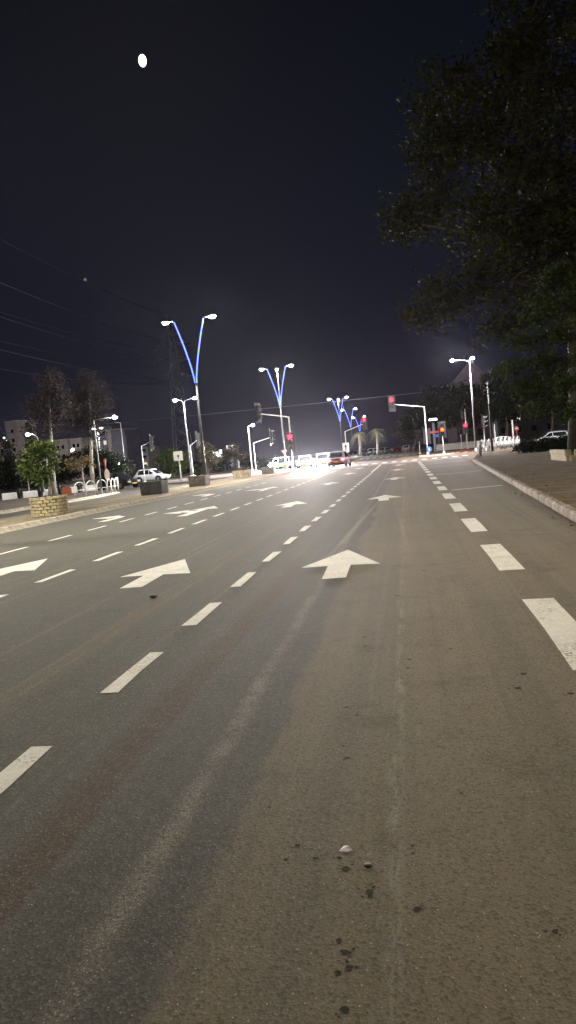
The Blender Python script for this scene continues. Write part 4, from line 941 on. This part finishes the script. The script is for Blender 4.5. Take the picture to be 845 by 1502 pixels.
# ------------------------------------------------------------------ cars
def car(x, y, rz, paint_, label, L=4.2, W=1.75, H=1.48, lights=None, style='hatch', group='cars', z0=0.0, beam=0.0, tail='tail_off', head='head_off'):
    """nose along local +x"""
    t = empty('car', (x, y, z0), rz, label, 'car', group)
    hl, hw = L/2, W/2
    belt = H*.60; hood = H*.56; sill = .20
    st = [(-hl, .42, belt*.93, .84), (-hl+.08, .30, belt*.99, .93), (-hl+.5, .22, belt*1.0, 1.0), (-hl+1.2, sill, belt*1.0, 1.0), (0, sill, belt*.98, 1.0), (hl-1.25, sill, belt*.95, 1.0), (hl-.55, .22, hood*.93, .985), (hl-.12, .28, hood*.80, .90), (hl, .36, hood*.66, .78)]
    b = MB(); n = 12; base = 0; vs = []
    for sx_, zb, zt, wf in st:
        w = hw*wf
        half = [(w*.86, zb), (w*.97, zb+.10), (w, zb+(zt-zb)*.45), (w*.985, zb+(zt-zb)*.72), (w*.94, zt-.05), (w*.80, zt)]
        vs += [(sx_, a, z) for a, z in half] + [(sx_, -a, z) for a, z in half[::-1]]
    fs = []
    for i in range(len(st)-1):
        for k in range(n): fs.append((i*n+k, i*n+(k+1) % n, (i+1)*n+(k+1) % n, (i+1)*n+k))
    fs += [tuple(range(n)), tuple(range((len(st)-1)*n, len(st)*n))[::-1]]
    b.add(vs, fs, True)
    # greenhouse
    if style == 'hatch': gx = [(-hl+.18, belt*.97, .86), (-hl+.62, H-.06, .70), (-hl+1.2, H, .72), (.25, H-.02, .72), (hl-1.75, H-.13, .70), (hl-1.0, belt*.92, .82)]
    else: gx = [(-hl+.75, belt*.99, .82), (-hl+1.45, H-.08, .68), (-.25, H, .71), (.25, H-.02, .71), (hl-1.85, H-.13, .69), (hl-1.15, belt*.93, .82)]
    vs = []
    for sx_, zt, wf in gx: vs += [(sx_, hw*.90, belt*.93), (sx_, hw*(wf+.03), zt-.05), (sx_, hw*(wf-.10), zt), (sx_, -hw*(wf-.10), zt), (sx_, -hw*(wf+.03), zt-.05), (sx_, -hw*.90, belt*.93)]
    fs = []
    for i in range(len(gx)-1):
        for k in range(5): fs.append((i*6+k, i*6+k+1, (i+1)*6+k+1, (i+1)*6+k))
    fs += [tuple(range(6)), tuple(range(30, 36))[::-1]]
    b.add(vs, fs, False)
    b.build('body', paint_, t)
    def quad(name, pts, mat, off): 
        c = sum((Vector(p) for p in pts), Vector())/4; pts = [Vector(p) for p in pts]
        nrm = (pts[1]-pts[0]).cross(pts[2]-pts[0]).normalized()
        if nrm.dot(c-Vector((0, 0, H*.6))) < 0: nrm = -nrm
        return MB().add([p+nrm*off for p in pts], [(0, 1, 2, 3)]).build(name, mat, t)
    def sect(i, u=1.0):
        sx_, zt, wf = gx[i]; return sx_, zt, wf
    # windscreen and rear window
    x0, z0_, w0 = gx[4]; x1, z1_, w1 = gx[5]
    a, c = .90, .10
    lerp = lambda p, q, u: tuple(p[k]+(q[k]-p[k])*u for k in range(3))
    T_, B_ = (x0, hw*(w0-.12), z0_), (x1, hw*(w1-.14), z1_)
    T2, B2 = (x0, -hw*(w0-.12), z0_), (x1, -hw*(w1-.14), z1_)
    quad('windscreen', [lerp(T_, B_, .06), lerp(T2, B2, .06), lerp(T2, B2, .92), lerp(T_, B_, .92)], M['glass'], .008)
    x0, z0_, w0 = gx[1]; x1, z1_, w1 = gx[0]
    T_, B_ = (x0, hw*(w0-.12), z0_), (x1, hw*(w1-.20), z1_)
    T2, B2 = (x0, -hw*(w0-.12), z0_), (x1, -hw*(w1-.20), z1_)
    quad('rear_window', [lerp(T_, B_, .10), lerp(T2, B2, .10), lerp(T2, B2, .86), lerp(T_, B_, .86)], M['glass'], .008)
    zt = H-.11; zb = belt*1.01
    for s in (1, -1):
        def sp(x_, z_): 
            u = (z_-belt*.93)/(H-.05-belt*.93); return (x_, s*hw*(.90+(.745-.90)*u)+s*.012, z_)
        xa, xb, xc = gx[1][0]+.1, .02, gx[4][0]-.05
        for nm, p in (('side_window', [sp(xa, zt-.02), sp(xb-.04, zt), sp(xb-.04, zb), sp(gx[0][0]+.42, zb)]), ('side_window', [sp(xb+.04, zt), sp(xc-.05, zt-.10), sp(gx[5][0]-.28, zb), sp(xb+.04, zb)])):
            MB().add(p, [(0, 1, 2, 3)]).build(nm, M['glass'], t)
        for wx in (-hl+.78, hl-.80):
            MB().disc((wx, s*(hw-.035), .345), .375, 'x' if False else 'y', 18, .04, s).build('wheel_arch', M['black'], t)
            wl = MB().disc((wx, s*(hw-.18), .31), .31, 'y', 18, .20, s).build('wheel', M['rubber'], t)
            MB().disc((wx, s*(hw+.022), .31), .20, 'y', 14, .006, s).build('rim', M['rim'], wl)
        MB().box((hl-1.35, s*(hw+.07), belt+.03), (.16, .16, .12)).build('mirror', paint_, t)
        MB().box((hl-.04, s*hw*.60, .57), (.14, hw*.34, .15)).build('headlight', M[head], t)
        MB().box((-hl+.03, s*hw*.68, belt*.80), (.12, hw*.28, .20)).build('taillight', M[tail], t)
        if beam:
            ld = bpy.data.lights.new('headlight_beam', 'SPOT'); ld.energy = beam; ld.spot_size = R(75); ld.spot_blend = .7; ld.shadow_soft_size = .08; ld.color = (1, .95, .9)
            lo = bpy.data.objects.new('headlight_beam', ld); col.objects.link(lo); lo.parent = t
            lo.location = (hl+.08, s*hw*.60, .57); lo.rotation_euler = (0, R(-90+7), 0)
    MB().box((hl-.01, 0, .42), (.06, hw*1.3, .16)).build('grille', M['black'], t)
    MB().box((-hl+.02, 0, .36), (.10, hw*1.55, .16)).build('bumper', M['black'], t)
    MB().box((-hl-.005, 0, belt*.62), (.02, .5, .12)).build('number_plate', M['plate'], t)
    MB().box((hl+.025, 0, .42), (.02, .5, .11)).build('number_plate', M['plate'], t)
    return t
S = -math.pi/2     # nose towards the viewer
car(-6.3, 70.8, R(86), M['car_silver'], 'silver hatchback seen from behind with red tail lights at the stop line', L=4.1, W=1.8, H=1.52, tail='tail_on', group='cars at the junction')
car(-8.9, 80.0, S+R(6), M['car_white'], 'car with glaring headlights, nearest left of the car with red tail lights', head='head_on', beam=15000, group='cars with headlights on')
car(-11.2, 82.5, S+R(3), M['car_silver'], 'car with glaring headlights, second left of the car with red tail lights', H=1.42, style='sedan', head='head_on', beam=15000, group='cars with headlights on')
car(-13.9, 84.5, S+R(2), M['car_grey'], 'car with glaring headlights, third left of the car with red tail lights', head='head_on', beam=15000, group='cars with headlights on')
car(-15.6, 91.0, S-R(8), M['car_white'], 'car with headlights at the left end of the glaring row', H=1.42, style='sedan', head='head_on', beam=9000, group='cars with headlights on')
car(-9.6, 92.0, S+R(4), M['car_white'], 'car with headlights behind the glaring row', head='head_on', beam=9000, group='cars with headlights on')
car(-12.4, 152.0, S, M['car_grey'], 'small far car with two headlights left of the palm trunks', head='head_on', group='far cars')
fc = [(-8.8, 158, 'car_grey', 'far grey parked car, leftmost below the palms'), (-6.6, 160, 'car_white', 'far white parked car, second from the left below the palms'), (-4.2, 158, 'car_silver', 'far silver parked car below the right palm'),
      (-1.9, 162, 'car_red', 'far red parked car right of the palms'), (.6, 160, 'car_white', 'far white parked car, rightmost beyond the crossing')]
for x, y, c, lb in fc: car(x, y, R(80)+jit(.3), M[c], lb, group='far parked cars')
car(-25.1, 61.8, R(-28), M['car_black'], 'black parked car behind the end of the arched railing', L=4.1, H=1.5, group='parked cars at left')
car(-28.6, 80.5, R(-10), M['car_white'], 'white parked car behind the dark square planter', L=4.0, H=1.5, group='parked cars at left', z0=0)
car(-29.6, 71.5, R(-60), M['car_green'], 'pale greenish car between the black and the white parked cars', L=3.9, H=1.5, group='parked cars at left', z0=0)
car(12.2, 100.0, math.pi, M['car_white'], 'white car seen from the side behind the right railing', L=5.0, W=1.85, H=1.5, style='sedan', group='cars on the side street')
car(19.0, 101.0, math.pi, M['car_white'], 'pale bluish car half hidden behind the hedge at the right', L=4.6, H=1.5, style='hatch', group='cars on the side street')
car(-35.2, 128.0, R(10), M['car_silver'], 'silver car parked under the lit canopy', L=4.2, group='parked cars at left')

# ------------------------------------------------------------------ buildings
def windows(t, fx, y, xs, zs, w, h, lit=(), mat='glass', frame='wall_pale'):
    k = 0
    for z in zs:
        for x in xs:
            wn_ = MB().box((x, y-.04, z), (w+.24, .10, h+.24)).build('window', M[frame], t)
            MB().box((x, y-.10, z), (w, .04, h)).build('pane', M['win_lit'] if k in lit else M[mat], wn_)
            k += 1
t = empty('apartment_tower', (-125.0, 221.0, -.06), R(-18), 'tall pinkish apartment tower with stepped roof at the left edge', 'building')
MB().box((-3.2, 4, 7.4), (4.4, 8, 14.8)).build('wall', M['wall_pink'], t); MB().box((1.6, 3.9, 10.3), (5.2, 8, 20.6)).build('wall', M['wall_pink'], t)
MB().box((1.6, 3.9, 20.75), (5.5, 8.3, .3)).build('roof', M['wall_pale'], t); MB().box((-.4, -.2, 8), (1.0, .5, 16)).build('stair_recess', M['wall_dark'], t)
windows(t, 0, -.1, (2.0,), [3+2.9*k for k in range(6)], 1.1, 1.2); windows(t, 0, 0, (-3.6,), [3+2.9*k for k in range(4)], 1.2, 1.2, (2,))
t = empty('apartment_block', (-106.0, 223.0, -.06), R(-14), 'pinkish apartment block with dark stair recess behind the tall pale trees', 'building')
MB().box((-3.2, 4, 6.7), (5.4, 8, 13.4)).build('wall', M['wall_pink'], t); MB().box((2.9, 4, 6.6), (4.4, 8, 13.2)).build('wall', M['wall_pink'], t); MB().box((.1, 4.4, 6.4), (1.4, 7.6, 12.8)).build('stair_recess', M['wall_dark'], t)
MB().box((-3.2, 4, 13.5), (5.7, 8.3, .25)).build('roof', M['wall_pale'], t); MB().box((2.9, 4, 13.3), (4.7, 8.3, .25)).build('roof', M['wall_pale'], t)
windows(t, 0, 0, (-4.2, -2.2, 2.2, 3.8), [2.4+2.9*k for k in range(4)], 1.0, 1.2, (5,))
t = empty('tower_block', (-94.0, 222.0, -.06), R(-16), 'pinkish and grey tower block with one lit window behind the long armed lamp', 'building')
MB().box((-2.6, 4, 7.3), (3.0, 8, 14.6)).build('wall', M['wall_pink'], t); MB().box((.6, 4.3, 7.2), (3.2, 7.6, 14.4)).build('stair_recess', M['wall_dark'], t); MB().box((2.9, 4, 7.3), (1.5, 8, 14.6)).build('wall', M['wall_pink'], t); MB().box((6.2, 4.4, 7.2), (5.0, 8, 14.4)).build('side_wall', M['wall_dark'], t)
MB().box((1.8, 4.2, 14.8), (12.6, 8.4, .3)).build('roof', M['wall_pale'], t); MB().box((-2.0, 4, 15.6), (3.4, 3, 1.4)).build('roof_house', M['wall_pale'], t)
windows(t, 0, .5, (.6,), [2.4+2.9*k for k in range(5)], 1.0, 1.2, (3,)); windows(t, 0, 0, (-2.8,), [2.4+2.9*k for k in range(5)], .9, 1.1)
t = empty('apartment_block', (-98.0, 262.0, -.06), R(-10), 'pale apartment block with stacked balconies right of the tower block', 'building')
MB().box((0, 5, 4.8), (8.6, 9, 9.6)).build('wall', M['wall_pale'], t); MB().box((0, 5, 9.75), (9.0, 9.4, .3)).build('roof', M['wall_pink'], t)
for z in (2.6, 5.1, 7.6):
    for x in (-2.4, 2.6):
        bb = MB().box((x, -.1, z-.1), (2.9, 1.6, .15)).build('balcony', M['wall_pale'], t); MB().box((x, -.85, z+.35), (2.9, .08, .8)).build('railing', M['wall_dark'], bb)
windows(t, 0, .5, (-2.4, 2.6), (3.4, 5.9, 8.4), 1.9, 1.4, (1, 4))
# pyramid-roofed building at right
t = empty('pyramid_roof_building', (16.9, 184.0, 0), R(8), 'building with a tall pyramidal purplish roof behind the right trees', 'building')
MB().box((0, 0, 6.5), (11, 11, 13)).build('wall', M['wall_night'], t)
rf = MB().add([(-6.2, -6.2, 13), (6.2, -6.2, 13), (6.2, 6.2, 13), (-6.2, 6.2, 13), (0, 0, 20.2)], [(3, 2, 1, 0), (0, 1, 4), (1, 2, 4), (2, 3, 4), (3, 0, 4)]).build('roof', M['roof'], t)
for k in range(4): MB().tube([(2.2+k*.8, -6.1, 14.5-k*.4), (3.4+k*.8, -6.6, 17.2-k*.7)], .12, 5).build('roof_rib', M['white'], rf)
windows(t, 0, -5.5, (-3, 0, 3), (3, 6.5, 10), 1.2, 1.5, (), 'glass', 'wall_night')
t = empty('office_building', (23.5, 152.0, 0), R(4), 'dark building with two bright upper windows among the right trees', 'building')
MB().box((2, 5, 5), (14, 9, 10)).build('wall', M['wall_night'], t); MB().box((2, 5, 10.1), (14.4, 9.4, .3)).build('roof', M['wall_dark'], t)
windows(t, 0, .5, (-4.0, -1.0, 2.0, 5.0), (2.6, 4.9, 7.3), .9, 1.1, (5, 9), 'glass', 'wall_night')
# lit sign and canopy at left of the junction
t = empty('petrol_station', (-35.2, 140.0, 0), R(3), 'low canopy with bright white fascia and rooftop sign box left of the junction', 'building')
MB().box((0, 2, 2.65), (7.0, 5, .35)).build('canopy', M['sign_lit'], t)
for x in (-2.8, 2.8): MB().box((x, 2, 1.24), (.3, .3, 2.48)).build('column', M['white'], t)
sb = MB().box((1.9, -.2, 3.75), (1.5, .4, 1.7)).build('sign_box', M['sign_lit'], t)
for k, hh in enumerate((.5, .9, .7, 1.0)): MB().box((-2.4+k*.75, -.2, 2.9+hh/2), (.5, .25, hh)).build('roof_letter', M['sign_lit'], t)
MB().box((-1, 5, 1.2), (5.5, 2, 2.4)).build('kiosk', M['wall_dark'], t)
t = empty('garden_wall', (8.0, 118.5, .13), R(0), 'pale low wall behind the posts at the far right corner', 'wall')
for k in range(9): MB().box((-2.8+k*1.05, 0, .5), (1.03, .25, 1.0)).build('wall_panel', M['wall_pale'], t)

# ------------------------------------------------------------------ pylon and wires
def pylon(x, y, label, H=53.0):
    t = empty('power_pylon', (x, y, -.06), R(6), label, 'pylon', 'high voltage pylons')
    mb = MB(); W0, W1 = 3.4, .7
    lev = [H*k/14 for k in range(15)]
    wd = lambda z: W0+(W1-W0)*(z/H)**.8
    for cx, cy in ((-1, -1), (1, -1), (1, 1), (-1, 1)):
        mb.tube([(cx*wd(z), cy*wd(z), z) for z in lev], .16, 4)
    for a, b in zip(lev, lev[1:]):
        for (c0, c1) in (((-1, -1), (1, -1)), ((1, -1), (1, 1)), ((1, 1), (-1, 1)), ((-1, 1), (-1, -1))):
            mb.tube([(c0[0]*wd(a), c0[1]*wd(a), a), (c1[0]*wd(b), c1[1]*wd(b), b)], .08, 3, False); mb.tube([(c1[0]*wd(a), c1[1]*wd(a), a), (c0[0]*wd(b), c0[1]*wd(b), b)], .08, 3, False)
    mb.build('lattice', M['pylon'], t)
    for z in (44, 38, 32.3):
        for s in (-1, 1):
            a = MB(); a.tube([(s*wd(z), 0, z), (s*6, 0, z)], .12, 4); a.tube([(s*wd(z+1.6), 0, z+1.6), (s*6, 0, z)], .09, 4)
            for k in range(4): a.tube([(s*(1.3+k*1.1), 0, z), (s*(1.9+k*1.1), 0, z+1.5*(1-(k+.6)/4.4))], .06, 3)
            ar = a.build('cross_arm', M['pylon'], t); MB().lathe((s*5.9, 0, z-1.6), [(.08, 0), (.16, .2), (.08, .4), (.16, .7), (.08, .9), (.14, 1.2), (.05, 1.6)], 7).build('insulator', M['darkpole'], ar)
    return t
pylon(-76.5, 250, 'tall faint lattice power pylon behind the nearest V shaped lamp')
def wire(name, a, b, sag, r, label, n=28):
    a, b = Vector(a), Vector(b); pts = []
    for k in range(n+1):
        u = k/n; p = a.lerp(b, u); p.z -= sag*4*u*(1-u); pts.append(p)
    o = MB().tube(pts, r, 4).build(name, M['wire'], None)
    tag(o, label, 'wire', 'overhead power wires')
pylon(-66, -40, 'lattice power pylon standing behind the viewpoint at left')
wl = [(0, 53, 6, 'thin top earth wire running left from the lattice pylon'), (-5.9, 42.4, 7, 'uppermost left power wire from the lattice pylon'), (5.9, 42.4, 7, 'uppermost right power wire from the lattice pylon'), (-5.9, 36.4, 7, 'middle left power wire from the lattice pylon'),
      (5.9, 36.4, 7, 'middle right power wire from the lattice pylon'), (-5.9, 30.7, 7, 'lowest left power wire from the lattice pylon'), (5.9, 30.7, 7, 'lowest right power wire from the lattice pylon')]
for dx, z, sg, lb in wl: wire('power_wire', (-76.5+dx, 250, z), (-66+dx, -40, z), sg, .055, lb)
def upole(x, y, h, label):
    t = empty('utility_pole', (x, y, -.06), 0, label, 'pole', 'wooden utility poles')
    MB().tube([(0, 0, 0), (0, 0, h)], [.18, .12], 8).build('shaft', M['bark'], t); MB().box((0, 0, h-.3), (.12, 1.6, .14)).build('cross_arm', M['bark'], t)
upole(-108, 150, 12.6, 'utility pole carrying the low wire, left of the apartment tower'); upole(52, 134, 10.8, 'utility pole carrying the low wire beyond the right edge')
wire('power_wire', (-108, 150, 12.6), (52, 134, 10.8), .6, .045, 'single low wire crossing above the whole junction')

# ------------------------------------------------------------------ moon and planet
def body(name, d, dist, r, rot, mat, label, cat):
    mb = MB(); n1, n2 = 24, 14
    mb.ell((0, 0, 0), r, n1, n2)
    o = mb.build(name, M[mat], None, tuple(Vector(d).normalized()*dist+Vector((0, 0, 1.5))))
    o.rotation_euler = rot
    tag(o, label, cat)
body('moon', MOON_DIR, 3000, (13.5, 14, 20), (0, R(2), R(0)), 'moon', 'bright white oval gibbous moon high in the dark sky', 'moon')
body('planet', (-0.3775, 0.8936, 0.2429), 3000, (5.5, 5.5, 6), (0, 0, 0), 'planet', 'tiny reddish planet above the wires at left', 'planet')

# ------------------------------------------------------------------ thin haze, added mainly to give the lamps a lens-like bloom
hm, hn, hout = new_mat('bloom_haze')
pv = hn.nodes.new('ShaderNodeVolumePrincipled')
pv.inputs['Color'].default_value = (0.80, 0.82, 1.0, 1); pv.inputs['Density'].default_value = 0.00004; pv.inputs['Anisotropy'].default_value = 0.90
hn.links.new(pv.outputs[0], hout.inputs['Volume'])
hz = MB().box((0, 550, 29.5), (2860, 1720, 62)).build('haze', hm, None)
tag(hz, None, None, None, 'stuff')
